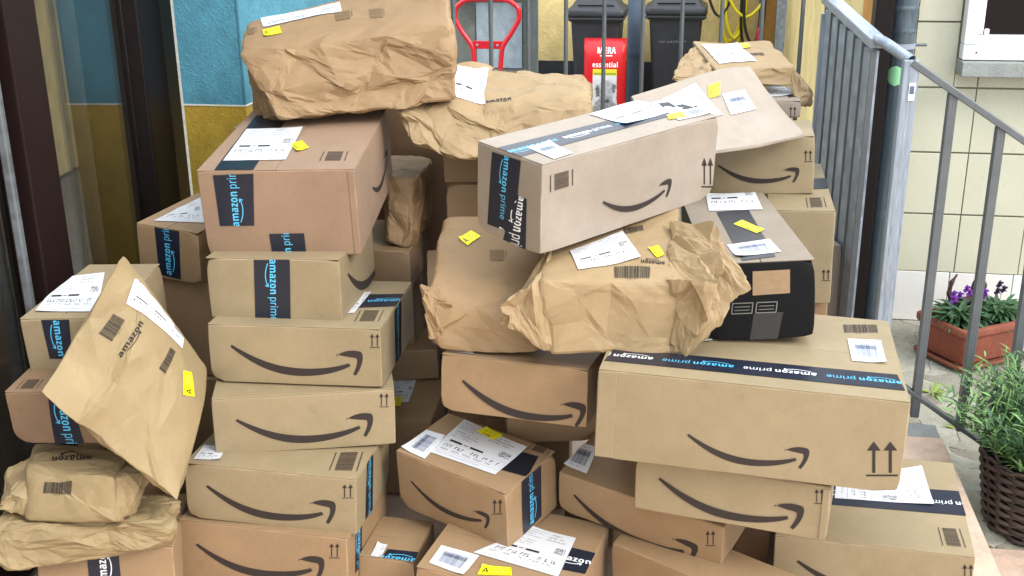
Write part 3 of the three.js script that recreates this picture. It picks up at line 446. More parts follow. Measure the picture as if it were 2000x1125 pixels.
// tiled house front on the right
{
  const g = group('tiled_house_front', 'cream tiled house front with white base course behind the stair railing', 'wall'); g.position.copy(at(0, 0, -4.216)); g.rotation.y = FY;
  const r = rng(5), rows = [[0.001, 0.196], [0.199, 0.418], [0.424, 0.649], [0.655, 0.884], [0.890, 1.113], [1.119, 1.342], [1.348, 1.57], [1.576, 1.80]];
  mesh('backing_wall', new THREE.BoxGeometry(3.2, 2.6, 0.16), M.grout, g).position.set(2.26, 1.12, -0.092);
  rows.forEach(([y0, y1], j) => {
    for (let k = -2; k < 8; k++) {
      const x0 = (j ? 0.975 : 0.962) + k * 0.2265, x1 = x0 + 0.2235; if (x1 < 0.67) continue;
      const a0 = Math.max(x0, 0.662), cut = y1 > 0.94 && x1 > 0.893;      // tiles are cut round the window and its sill
      for (const [a, b, yy1] of cut ? [[a0, 0.892, y1], [Math.max(a0, 0.894), x1, Math.min(y1, 0.939)]] : [[a0, x1, y1]]) {
      if (b - a < 0.02 || yy1 - y0 < 0.02) continue;
      const m = mesh('tile', uvScale(box(b - a, yy1 - y0, 0.016, 0.002), 1, r() * 3, r() * 3), j ? M.tileCream[Math.floor(r() * 4)] : M.tileWhite[Math.floor(r() * 2)], g); m.position.set((a + b) / 2, (y0 + yy1) / 2, -0.006 + (r() - 0.5) * 0.0016); m.rotation.set((r() - 0.5) * 0.004, (r() - 0.5) * 0.004, 0); }
    }
  });
  const win = group('white_window', 'white plastic window with dark pane above the stair railing', 'window'); win.position.copy(at(0.896, 0.994, -4.2)); win.rotation.y = FY;
  const fr = (n, w, h, d, x, y, z, mat = M.white, p = win) => { const m = mesh(n, box(w, h, d, 0.004), mat, p); m.position.set(x, y, z); return m; };
  fr('frame_bottom', 1.2, 0.052, 0.06, 0.6, 0.026, 0.022); fr('frame_side', 0.045, 1.0, 0.06, 0.0225, 0.553, 0.022); fr('sash_bottom', 1.1, 0.03, 0.03, 0.60, 0.068, 0.018); fr('sash_side', 0.018, 0.95, 0.03, 0.055, 0.56, 0.018);
  fr('pane', 1.12, 0.96, 0.008, 0.6, 0.55, 0.004, M.pane); fr('hinge_cover', 0.016, 0.022, 0.012, 0.075, 0.094, 0.03);
  const sc = mesh('drain_cap', new THREE.CylinderGeometry(0.003, 0.003, 0.004, 10), M.cable, win); sc.rotation.x = Math.PI / 2; sc.position.set(0.045, 0.026, 0.053);
  const sill = mesh('window_sill', uvScale(box(1.3, 0.05, 0.12, 0.003), 1), M.slab); sill.position.copy(at(0.892 + 0.65, 0.966, -4.17)); sill.rotation.y = FY; tag(sill, 'grey stone sill below the white window', 'window sill');
}
{ const m = mesh('shaded_gap_strip', uvScale(box(0.06, 3.6, 0.1, 0.004), 1), M.darkwood); m.position.copy(at(0.607, 1.6, -4.08)); m.rotation.y = FY; tag(m, 'added dark strip standing in for the shaded recess between sheet metal panel and downpipe', 'post'); }  // dark upright added in place of the shadowed recess beside the pipe
{
  const g = group('downpipe', 'grey zinc rain pipe with round green sticker at the tiled wall', 'pipe'); g.position.copy(at(0.686, 0, -4.12)); g.rotation.y = FY;
  const lp = [[0.041, 0], [0.041, 0.42], [0.0435, 0.425], [0.0435, 0.46], [0.041, 0.47], [0.041, 1.085], [0.0445, 1.09], [0.0445, 1.10], [0.0425, 1.105], [0.0425, 1.16], [0.046, 1.165], [0.046, 1.178], [0.041, 1.184], [0.041, 3.2]].map(p => new THREE.Vector2(p[0], p[1]));
  mesh('pipe', new THREE.LatheGeometry(lp, 32), M.pipeZinc, g);
  const c = mesh('clamp', new THREE.CylinderGeometry(0.0455, 0.0455, 0.018, 32, 1), M.zinc, g); c.position.y = 1.045;
  const b = mesh('clamp_bolt', new THREE.CylinderGeometry(0.005, 0.005, 0.04, 12), M.steel, g); b.rotation.z = Math.PI / 2; b.position.set(0.062, 1.048, 0.005);
  const st = mesh('green_sticker', gridGeo(10, 10, (u, v) => { const a = -0.5 + (u - 0.5) * 1.1, rr = 0.0417, y = 0.945 + (v - 0.5) * 0.07; const k = Math.sqrt(Math.max(0, 1 - (2 * v - 1) ** 2)); return [Math.sin(-0.45 + (u - 0.5) * 1.5 * k) * rr, y, Math.cos(-0.45 + (u - 0.5) * 1.5 * k) * rr]; }), M.green, g); st.userData.label = 'round pale green sticker';
}
// brown glazed door, room behind it
{
  const H = V3(-0.93, 0, -3.1), dir = V3(-0.1045, 0, 0.9945), nrm = V3(0.9945, 0, 0.1045), ry = Math.atan2(dir.x, dir.z);
  const on = (d, y, off = 0) => H.clone().addScaledVector(dir, d).addScaledVector(nrm, off).setY(y);
  const part = (n, d0, d1, y0, y1, th, off, mat, p) => { const m = mesh(n, uvScale(box(th, y1 - y0, d1 - d0, 0.006), 1), mat, p); m.position.copy(on((d0 + d1) / 2, (y0 + y1) / 2, off)).sub(p.position); m.rotation.y = ry; return m; };
  const g = group('glazed_door', 'dark brown wooden door with tall glass panes left of the pile', 'door'); g.position.copy(on(0.4, 0.16));
  part('hinge_stile', 0.0, 0.15, 0.17, 2.3, 0.06, -0.035, M.darkwood, g); part('middle_stile', 0.67, 0.795, 0.17, 2.3, 0.07, -0.03, M.wood, g);
  part('seal_strip', 0.822, 0.84, 0.17, 2.3, 0.02, -0.02, M.steel, g); part('far_stile', 1.75, 1.9, 0.17, 2.3, 0.07, -0.03, M.wood, g);
  part('bottom_rail', 0.15, 0.67, 0.17, 0.30, 0.05, -0.04, M.darkwood, g); part('bottom_rail', 0.795, 1.75, 0.17, 0.30, 0.05, -0.04, M.darkwood, g);
  part('top_rail', 0.0, 1.9, 2.3, 2.42, 0.06, -0.035, M.wood, g);
  part('pane', 0.152, 0.668, 0.30, 2.3, 0.006, -0.045, M.glass, g); part('pane', 0.842, 1.748, 0.30, 2.3, 0.006, -0.045, M.glass, g);
  const wl = group('door_wall', 'rendered house wall around and above the glazed door', 'wall'); wl.position.copy(on(1, 0));
  part('lintel', -0.1, 3.6, 2.42, 3.3, 0.2, -0.1, M.blue, wl); part('side_wall', 1.9, 3.6, -0.1, 2.42, 0.2, -0.1, M.ochre, wl);
  const rm = setting('room', new THREE.BoxGeometry(0.12, 2.7, 3.4), M.room); rm.position.copy(on(1.0, 1.1, -2.6)); rm.rotation.y = ry;
  const walls = [['room_floor', 2.6, 0.1, 3.9, on(1.2, 0.05, -1.4)], ['room_ceiling', 2.8, 0.1, 4.2, on(1.2, 2.52, -1.5)], ['room_end', 2.6, 2.6, 0.1, on(-0.3, 1.2, -1.42)], ['room_end', 2.6, 2.6, 0.1, on(3.2, 1.2, -1.42)]];
  walls.forEach(([n, a, b, c, p]) => { const m = setting(n, new THREE.BoxGeometry(a, b, c), M.room); m.position.copy(p); m.rotation.y = ry; });
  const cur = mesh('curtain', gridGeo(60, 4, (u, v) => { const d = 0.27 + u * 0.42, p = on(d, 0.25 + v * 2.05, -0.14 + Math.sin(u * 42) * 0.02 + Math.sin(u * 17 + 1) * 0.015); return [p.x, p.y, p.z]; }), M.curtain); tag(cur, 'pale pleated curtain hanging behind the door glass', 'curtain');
}
// railing behind the pile
{
  const g = group('back_railing', 'grey metal railing with thin upright bars behind the parcels', 'railing'); g.position.copy(at(0, 0.16, -3.768)); g.rotation.y = FY;
  for (let k = -3; k < 10; k++) { const b = mesh('bar', new THREE.CylinderGeometry(0.0072, 0.0072, 1.14, 10), M.steel, g); b.position.set(-0.82 + k * 0.1261, 0.62, 0); }
  mesh('top_rail', box(1.6, 0.02, 0.04, 0.004), M.steel, g).position.set(-0.41, 1.2, 0); mesh('bottom_rail', box(1.6, 0.015, 0.03, 0.003), M.steel, g).position.set(-0.41, 0.055, 0);
  for (const s of [-1.19, 0.40]) mesh('post', box(0.035, 1.2, 0.035, 0.003), M.steel, g).position.set(s, 0.6, 0);
}
// sheet metal panel running back, stair railing running down to the right
{
  const g = group('sheet_metal_panel', 'galvanised sheet metal balustrade of upright overlapping strips right of the parcels', 'balustrade'); g.position.copy(at(0.461, 0.16, -3.148)); g.rotation.y = FY + 0.13;
  const n = 6, L = 0.567, sw = L / n, rise = 0.062;
  for (let i = 0; i < n; i++) { const hh = 0.985 + rise * (i + 0.5) / n, m = mesh('strip', uvScale(box(0.01, hh, sw - 0.003, 0.003), 1, i * 0.37, i * 0.21), M.zinc, g); m.position.set(0, hh / 2 + 0.002, -(i + 0.5) * sw); m.rotation.y = 0.1; const f = mesh('fold', box(0.016, hh, 0.005, 0.0015), M.steel, g); f.position.set(-0.006, hh / 2 + 0.002, -i * sw - 0.002); }
  const tr = mesh('top_rail', box(0.045, 0.028, L + 0.03, 0.004), M.zinc, g); tr.position.set(0, 1.014 + rise / 2, -L / 2); tr.rotation.x = Math.atan2(rise, L);
  mesh('end_post', box(0.035, 1.03, 0.02, 0.003), M.zinc, g).position.set(0, 0.516, -L - 0.012);
}
{
  const g = group('stair_railing', 'grey metal stair railing sloping down to the right past the flower trough', 'railing'); g.position.copy(at(0.528, 0, -3.009)); g.rotation.y = FY;
  const bar = (n, x0, y0, x1, y1, w, d, mat = M.steel, z = 0) => { const L = Math.hypot(x1 - x0, y1 - y0), m = mesh(n, box(w, L, d, 0.003), mat, g); m.position.set((x0 + x1) / 2, (y0 + y1) / 2, z); m.rotation.z = -Math.atan2(x1 - x0, y1 - y0); return m; };
  const top = x => 1.144 - x * 0.66, low = x => 0.30 - x * 0.70;
  bar('top_rail', 0, top(0), 0.62, top(0.62), 0.018, 0.04); bar('bottom_rail', 0.02, low(0.02), 0.40, low(0.40), 0.012, 0.03);
  bar('corner_post', 0, 0.16, 0, top(0) + 0.005, 0.04, 0.035, M.zinc);
  [0.11, 0.236, 0.356, 0.476].forEach((x, i) => bar('post', x, i ? Math.max(0.02, low(x) - 0.01) : 0.16, x, top(x) - 0.005, 0.023, 0.028));
  const j = mesh('rail_joint', (() => { const c = new THREE.CatmullRomCurve3([V3(-0.067, 1.182, -0.139), V3(-0.06, 1.182, -0.09), V3(-0.03, 1.165, -0.04), V3(0.0, 1.146, 0)]); return new THREE.TubeGeometry(c, 14, 0.015, 8); })(), M.zinc, g);
  const tg = mesh('tag', box(0.016, 0.045, 0.002, 0.0005), M.white, g); tg.position.set(0.006, 1.07, 0.019); const tm = mesh('tag_mark', box(0.011, 0.02, 0.001, 0.0003), M.pipeBlue, g); tm.position.set(0.006, 1.075, 0.0207);
}
// ================= PARCELS =================
const ringCoords = (L, r, n) => { const a = [-L / 2, -L / 2 + r * 0.3, -L / 2 + r]; for (let i = 1; i < n; i++) a.push(-L / 2 + r + (L - 2 * r) * i / n); a.push(L / 2 - r, L / 2 - r * 0.3, L / 2); return a; };
function cartonForm(w, h, d, seed, flat = '') {            // a used cardboard carton: bowed panels, soft dented corners
  const r = rng(seed), S = [w, h, d], bow = {}; for (const f of 'FKTBLR') bow[f] = flat.includes(f) ? 0 : (r() - 0.35) * 0.006 * Math.min(1, Math.max(w, d) / 0.35);
  const off = r() * 50, crush = []; for (let i = 0; i < 8; i++) crush.push([i & 1 ? 1 : -1, i & 2 ? 1 : -1, i & 4 ? 1 : -1, r() < 0.45 ? 0.002 + r() * 0.007 : 0.001]);
  const panel = (f, a, b, A, B) => { const u = 2 * a / A, v = 2 * b / B, e = Math.max(0, 1 - u * u) * Math.max(0, 1 - v * v); return bow[f] * e + (flat.includes(f) ? 0 : 0.0018 * e * noise(a * 9 + off, b * 9, f.charCodeAt(0))); };
  const rad = 0.0032, P = [], U = [], C = [], I = [], faces = { F: [0, 1, 2, 1], K: [0, 1, 2, -1], T: [0, 2, 1, 1], B: [0, 2, 1, -1], R: [2, 1, 0, 1], L: [2, 1, 0, -1] }, uo = r() * 5, vo = r() * 5;
  for (const f in faces) {
    const [ia, ib, ic, s] = faces[f], A = S[ia], B = S[ib], ca = ringCoords(A, rad, 14), cb = ringCoords(B, rad, 8), base = P.length / 3;
    for (const b of cb) for (const a of ca) {
      const p = [0, 0, 0]; p[ia] = a; p[ib] = b; p[ic] = s * S[ic] / 2;
      const q = p.map((x, k) => Math.max(-S[k] / 2 + rad, Math.min(S[k] / 2 - rad, x))), n = p.map((x, k) => x - q[k]), l = Math.hypot(...n) || 1;
      const o = q.map((x, k) => x + n[k] / l * rad);
      const dd = panel(f, a, b, A, B); o[ic] += s * dd;
      const ew = 0.0011 * noise(p[0] * 14 + off, p[1] * 14, p[2] * 14 + off); o[0] += ew * (Math.abs(p[0]) > S[0] / 2 - 0.004 ? 1 : 0); o[1] += ew * (Math.abs(p[1]) > S[1] / 2 - 0.004 ? 1 : 0) * 0.6;
      for (const c of crush) { const D = Math.hypot(p[0] - c[0] * w / 2, p[1] - c[1] * h / 2, p[2] - c[2] * d / 2), k = c[3] * Math.max(0, 1 - D / 0.03) ** 1.5; if (k) { o[0] -= c[0] * k * 0.6; o[1] -= c[1] * k; o[2] -= c[2] * k * 0.6; } }
      const rim = Math.abs(a) > A / 2 - rad * 0.5 || Math.abs(b) > B / 2 - rad * 0.5, cw = rim ? 1 + 0.34 * sm(-0.05, 0.45, noise(p[0] * 21 + off, p[1] * 21, p[2] * 21 + off)) : 1; C.push(cw, cw, cw);
      P.push(...o); U.push((ia === 2 ? b + a * 0 : a) * 1.3 * (1) + uo + (ia === 2 ? a * 1.3 - b * 1.3 : 0), b * 1.3 + vo);
    }
    const na = ca.length, flip = (s > 0) !== (f === 'R' || f === 'L' || f === 'T' || f === 'B') ? false : true;
    for (let j = 0; j < cb.length - 1; j++) for (let i = 0; i < na - 1; i++) { const a = base + j * na + i, b = a + 1, c = a + na, e = c + 1; if (flip) I.push(a, e, b, a, c, e); else I.push(a, b, e, a, e, c); }
  }
  const g = new THREE.BufferGeometry(); g.setAttribute('position', new THREE.Float32BufferAttribute(P, 3)); g.setAttribute('uv', new THREE.Float32BufferAttribute(U, 2)); g.setAttribute('color', new THREE.Float32BufferAttribute(C, 3)); g.setIndex(I);
  return { geo: weld(g), panel, S };
}
const facePoint = (f, S, u, v, off) => f === 'F' ? [u, v, S[2] / 2 + off] : f === 'T' ? [u, S[1] / 2 + off, -v] : f === 'R' ? [S[0] / 2 + off, v, -u] : [-S[0] / 2 - off, v, u];
// the printed smile and arrow, as one flat outline each, in units of its width
const bez = pts => t => { let p = pts.map(q => q.slice()); while (p.length > 1) p = p.slice(1).map((q, i) => [p[i][0] + (q[0] - p[i][0]) * t, p[i][1] + (q[1] - p[i][1]) * t]); return p[0]; };
const chain = (a, b) => t => t < 0.5 ? a(t * 2) : b(t * 2 - 1);
const SMILE = (() => {
  const lowC = chain(bez([[0, 0], [0.18, -0.15], [0.34, -0.215], [0.52, -0.215]]), bez([[0.52, -0.215], [0.68, -0.215], [0.82, -0.175], [0.905, -0.126]])), upC = chain(bez([[0.012, 0.016], [0.2, -0.10], [0.36, -0.152], [0.54, -0.156]]), bez([[0.54, -0.156], [0.68, -0.158], [0.80, -0.138], [0.893, -0.104]]));
  const outC = chain(bez([[0.80, -0.054], [0.85, -0.004], [0.93, 0.004], [0.985, -0.012]]), bez([[0.985, -0.012], [1.015, -0.03], [1.0, -0.12], [0.942, -0.2]])), inC = chain(bez([[0.808, -0.036], [0.85, -0.052], [0.92, -0.056], [0.95, -0.062]]), bez([[0.95, -0.062], [0.968, -0.085], [0.95, -0.13], [0.922, -0.188]]));
  const strip = (p, q) => gridGeo(32, 3, (u, v) => { const a = p(u), b = q(u); return [a[0] + (b[0] - a[0]) * v, a[1] + (b[1] - a[1]) * v, 0]; });
  return mergeGeometries([strip(lowC, upC), strip(inC, outC)]);
})();
const ARROWS = (() => {                                       // two upright arrows on a line, unit square
  const parts = []; const rect = (x0, y0, x1, y1) => { const s = new THREE.Shape([new THREE.Vector2(x0, y0), new THREE.Vector2(x1, y0), new THREE.Vector2(x1, y1), new THREE.Vector2(x0, y1)]); parts.push(new THREE.ShapeGeometry(s)); };
  for (const x of [0.24, 0.76]) { rect(x - 0.05, 0.1, x + 0.05, 0.82); parts.push(new THREE.ShapeGeometry(new THREE.Shape([new THREE.Vector2(x - 0.22, 0.74), new THREE.Vector2(x + 0.22, 0.74), new THREE.Vector2(x, 1)]))); }
  rect(0, 0, 1, 0.05); return mergeGeometries(parts);
})();
const mapGeo = (src, f) => { const g = src.clone(), p = g.attributes.position; for (let i = 0; i < p.count; i++) { const o = f(p.getX(i), p.getY(i)); p.setXYZ(i, o[0], o[1], o[2]); } g.computeVertexNormals(); return g; };
const bil = (q, u, v) => [0, 1].map(k => (q[3][k] * (1 - u) + q[2][k] * u) * (1 - v) + (q[0][k] * (1 - u) + q[1][k] * u) * v);   // q = TL TR BR BL
const dist = (a, b) => Math.hypot(a[0] - b[0], a[1] - b[1]);
let labelCount = 0;
const KIND = { tape: ['packing_tape', 0.0006], label: ['address_label', 0.0011], label2: ['address_label', 0.0011], barlabel: ['barcode_label', 0.0010], sticker: ['yellow_sticker', 0.0016], barcode: ['barcode_print', 0.0004], barcode2: ['barcode_print', 0.0004], barcode3: ['barcode_print', 0.0004], word: ['logo_print', 0.0004], smile: ['smile_print', 0.0005], arrows: ['arrow_print', 0.0004], tan: ['address_window', 0.0006], outline: ['outline_print', 0.0005], cleartape: ['clear_tape', 0.0009] };
function printMesh(kind, quad, opt, place, parent, seed, scale = 1, fine = 1) {   // place(u, v, off) -> [x,y,z]
  const [name, off] = KIND[kind], r = rng(seed);
  let g, mat;
  if (kind === 'smile') { const [a, b] = quad, dx = b[0] - a[0], dy = b[1] - a[1], c = Math.hypot(dx, dy + 0.0), ux = dx / c, uy = dy / c; g = mapGeo(SMILE, (x, y) => place(a[0] + (x * ux - y * uy) * c, a[1] + (x * uy + y * ux) * c, off)); mat = M.ink; }
  else if (kind === 'arrows') { g = mapGeo(ARROWS, (x, y) => place(...bil(quad, x, y), off)); mat = M.ink; }
  else if (kind === 'outline') { const ps = []; for (const [x0, x1] of [[0, 0.44], [0.5, 0.94]]) for (const e of [[x0, 0, x1, 0.08], [x0, 0.92, x1, 1], [x0, 0, x0 + 0.02, 1], [x1 - 0.02, 0, x1, 1], [x0 + 0.06, 0.3, x1 - 0.06, 0.36], [x0 + 0.06, 0.6, x1 - 0.06, 0.66]]) ps.push(new THREE.ShapeGeometry(new THREE.Shape([new THREE.Vector2(e[0], e[1]), new THREE.Vector2(e[2], e[1]), new THREE.Vector2(e[2], e[3]), new THREE.Vector2(e[0], e[3])]))); g = mapGeo(mergeGeometries(ps), (x, y) => place(...bil(quad, x, y), off)); mat = M.outline; }
  else {
    const L = dist(quad[0], quad[1]) * scale, W = dist(quad[0], quad[3]) * scale, lift = kind.includes('label') || kind === 'sticker';
    const cu = r() < 0.5 ? 0 : 1, cv = r() < 0.5 ? 0 : 1, cl = lift ? 0.0015 + r() * 0.004 : 0, n = fine > 1 ? 44 : kind === 'tape' ? 18 : 12;
    const u0 = { prime: 0.02, prime2: 0.2, amazon: 0.02, cyan: 0.0, white: 0.52, white2: 0.72, white3: 0.62, plain: 0 }[opt.t] ?? 0, per = 0.31;
    g = gridGeo(n, fine > 1 ? 32 : 8, (u, v) => {
      const c = bil(quad, u, v), k = Math.max(0, 1 - Math.hypot(u - cu, v - cv) / 0.5) ** 2, wr = lift ? 0.0004 * (1 + noise(u * 5 + seed, v * 5, 3)) : 0.0002 * (1 + noise(u * 9 + seed, v * 3, 3));
      const o = place(c[0], c[1], off + cl * k + wr); return [o[0], o[1], o[2], kind === 'tape' ? u0 + u * L / per : u, kind === 'tape' ? 0.5 + (v - 0.5) * Math.min(1, W / 0.104) : v];
    });
    mat = kind === 'tape' ? (opt.t === 'plain' ? M.tapePlain : M.tape) : kind === 'label' ? M.labels[labelCount++ % 3] : { label2: M.label2, barlabel: M.barlabel, sticker: M.sticker, barcode: M.code, barcode2: M.code2, barcode3: M.code3, word: M.word, tan: M.card.tan, cleartape: M.clear }[kind];
  }
  return mesh(name, g, mat, parent);
}
const FLAPS = { R1: 'x', C3: 'z', S3: 'x', S4: 'x', S5: 'x', S6: 'x', C6: 'x', C7: 'x', R2: 'x', S1: 'z', L1: 'z', L2: 'z', L3: 'z', C8: 'x', C10: 'x', R4: 'x', R5: 'x', C5: 'x', M1: 'x', M3: 'x', L7: 'z', S2: 'z', C4: 'z', R6: 'x' };
const TONE = { S1: 'pink', S2: 'olive', S3: 'olive', S4: 'olive', S5: 'olive', S6: 'tan', L1: 'tan', L2: 'olive', L3: 'brown', L7: 'tan', C3: 'pale', C5: 'tan', C6: 'tan', C7: 'tan', C8: 'tan', C9: 'tan', C10: 'olive', R1: 'olive', R2: 'olive', R4: 'olive', R5: 'olive', R6: 'pale', R8: 'pale', R3: 'brown', K12: 'brown', K11: 'brown', K14: 'brown' };
const CARTON_LABELS = {
  S1: 'large pinkish carton with two dark tape strips on its end, topmost of left stack', S2: 'carton with one dark tape strip on its end, second of the left stack',
  S3: 'smile carton third from top in the left stack, dark tape round its right side', S4: 'smile carton fourth from top in the left stack, turned slightly left',
  S5: 'smile carton second from bottom in the left stack with barcode on top', S6: 'bottom smile carton of the left stack, cut by the photo edge',
  L1: 'small carton with dark taped end wedged behind the left stack', L2: 'carton with big white label and tape behind the leaning paper mailer', L3: 'brown carton under the labelled carton at the glass door', L7: 'carton with dark tape under the crumpled paper bag at lower left',
  C3: 'long pale carton lying aslant on the bags with taped dark end', C4: 'black carton with tan address window on the big right carton', C5: 'smile carton below the two paper bags in the middle', C6: 'small turned carton with white labels and taped corner in lower middle', C7: 'carton with two labels and yellow A sticker at the bottom middle', C8: 'smile carton turned right with grey barcode label, beside the small turned carton', C9: 'carton mostly hidden under the turned smile carton at bottom', C10: 'flat smile carton squeezed under the biggest right carton',
  R1: 'biggest carton with long blue tape on top and large arrows', R2: 'smile carton at the lower right corner with label and tape on top', R3: 'small carton deep in the dark gap left of lower right carton', R4: 'tall carton standing behind the black carton', R5: 'smile carton under the flat cardboard mailer at upper right', R6: 'flat pale carton under the paper parcel at upper right', R8: 'pale carton edge behind the tall carton near the metal panel',
  M1: 'carton with label and yellow sticker in the shadow right of left stack', M2: 'shadowed carton on the labelled carton behind the left stack', M3: 'low carton with label and tape at bottom, right of the left stack', N1: 'brown carton in shadow under the middle smile carton', U1: 'carton in shadow under the left paper bag of the middle', D1: 'upper shadowed carton behind the long pale carton', D2: 'lower shadowed carton behind the long pale carton', B2: 'carton under the small wrapped parcel behind the left stack',
  L8: 'hidden carton carrying the brown carton at the glass door', L9: 'dark carton under the small carton behind the left stack', L10: 'lowest carton under the dark carton behind the left stack', K2: 'shadowed carton between wrapped parcel carton and the labelled carton', K3: 'upper hidden carton below the two shadowed cartons at back', K4: 'lowest hidden carton below the two shadowed cartons at back', K5: 'hidden upright carton behind the middle smile carton', K6: 'hidden carton carrying the tall carton behind the black one', K7: 'hidden carton under the brown carton in the middle', K8: 'lower hidden carton behind the left stack by the wall', K9: 'upper hidden carton behind the left stack by the wall', K13: 'small carton filling the gap beside the labelled bottom carton', K14: 'unseen carton added under the biggest right carton to block light from behind', K11: 'lower shadowed carton standing at the back railing', K12: 'upper shadowed carton standing at the back railing behind the wrapped parcel', K10: 'hidden carton under the pale carton near the metal panel',
};
const wornMap = new Map(), wornOf = m => { if (!wornMap.has(m)) wornMap.set(m, worn(m)); return wornMap.get(m); };
const TABS = { R1: [-1, 0.034], C10: [1, 0.012], S1: [1, 0.012] };
const cartons = {};
let cs = 100;
for (const n in BOX_POSES) {
  const [p, S, q] = BOX_POSES[n]; cs++;
  const g = group('cardboard_box', CARTON_LABELS[n], 'box', 'delivery cartons in the pile');
  const Q = new THREE.Quaternion(...q).normalize(), upv = V3(0, 1, 0).applyQuaternion(Q);
  g.quaternion.copy(Q); g.position.set(...p).addScaledVector(upv, -S[1] / 2);
  const flap = FLAPS[n], form = cartonForm(...S, cs, (flap ? 'T' : '') + (n[0] === 'S' ? 'R' : ''));
  form.geo.translate(0, S[1] / 2, 0);
  const mat = n === 'C4' ? M.black : M.card[TONE[n] || 'tan'];
  mesh('body', form.geo, wornOf(mat), g);
  if (TABS[n]) { const [sd, tw] = TABS[n], t = mesh('corner_tab', uvScale(box(tw, S[1] - 0.006, 0.0022, 0.0009), 1.3, n.charCodeAt(1), 0.3), mat, g); t.position.set(sd * (S[0] / 2 - tw / 2 - 0.002), S[1] / 2, S[2] / 2 + 0.0006 + Math.max(0, form.panel('F', S[0] / 2 - tw, 0, S[0], S[1]))); }
  if (flap) {
    const r = rng(cs), th = 0.0026;
    for (const s of [-1, 1]) {
      const w = flap === 'x' ? S[0] - 0.003 : S[0] / 2 - 0.0014, d = flap === 'x' ? S[2] / 2 - 0.0014 : S[2] - 0.003;
      const f = mesh('top_flap', uvScale(box(w, th, d, 0.001), 1.3, r() * 4, r() * 4), n === 'C4' ? M.taupe : mat, g);
      f.position.set(flap === 'x' ? 0 : s * S[0] / 4, S[1] + th / 2 - 0.0004, flap === 'x' ? s * S[2] / 4 : 0);
    }
  }
  cartons[n] = { g, form, S, topOff: flap ? 0.0024 : 0 };
}
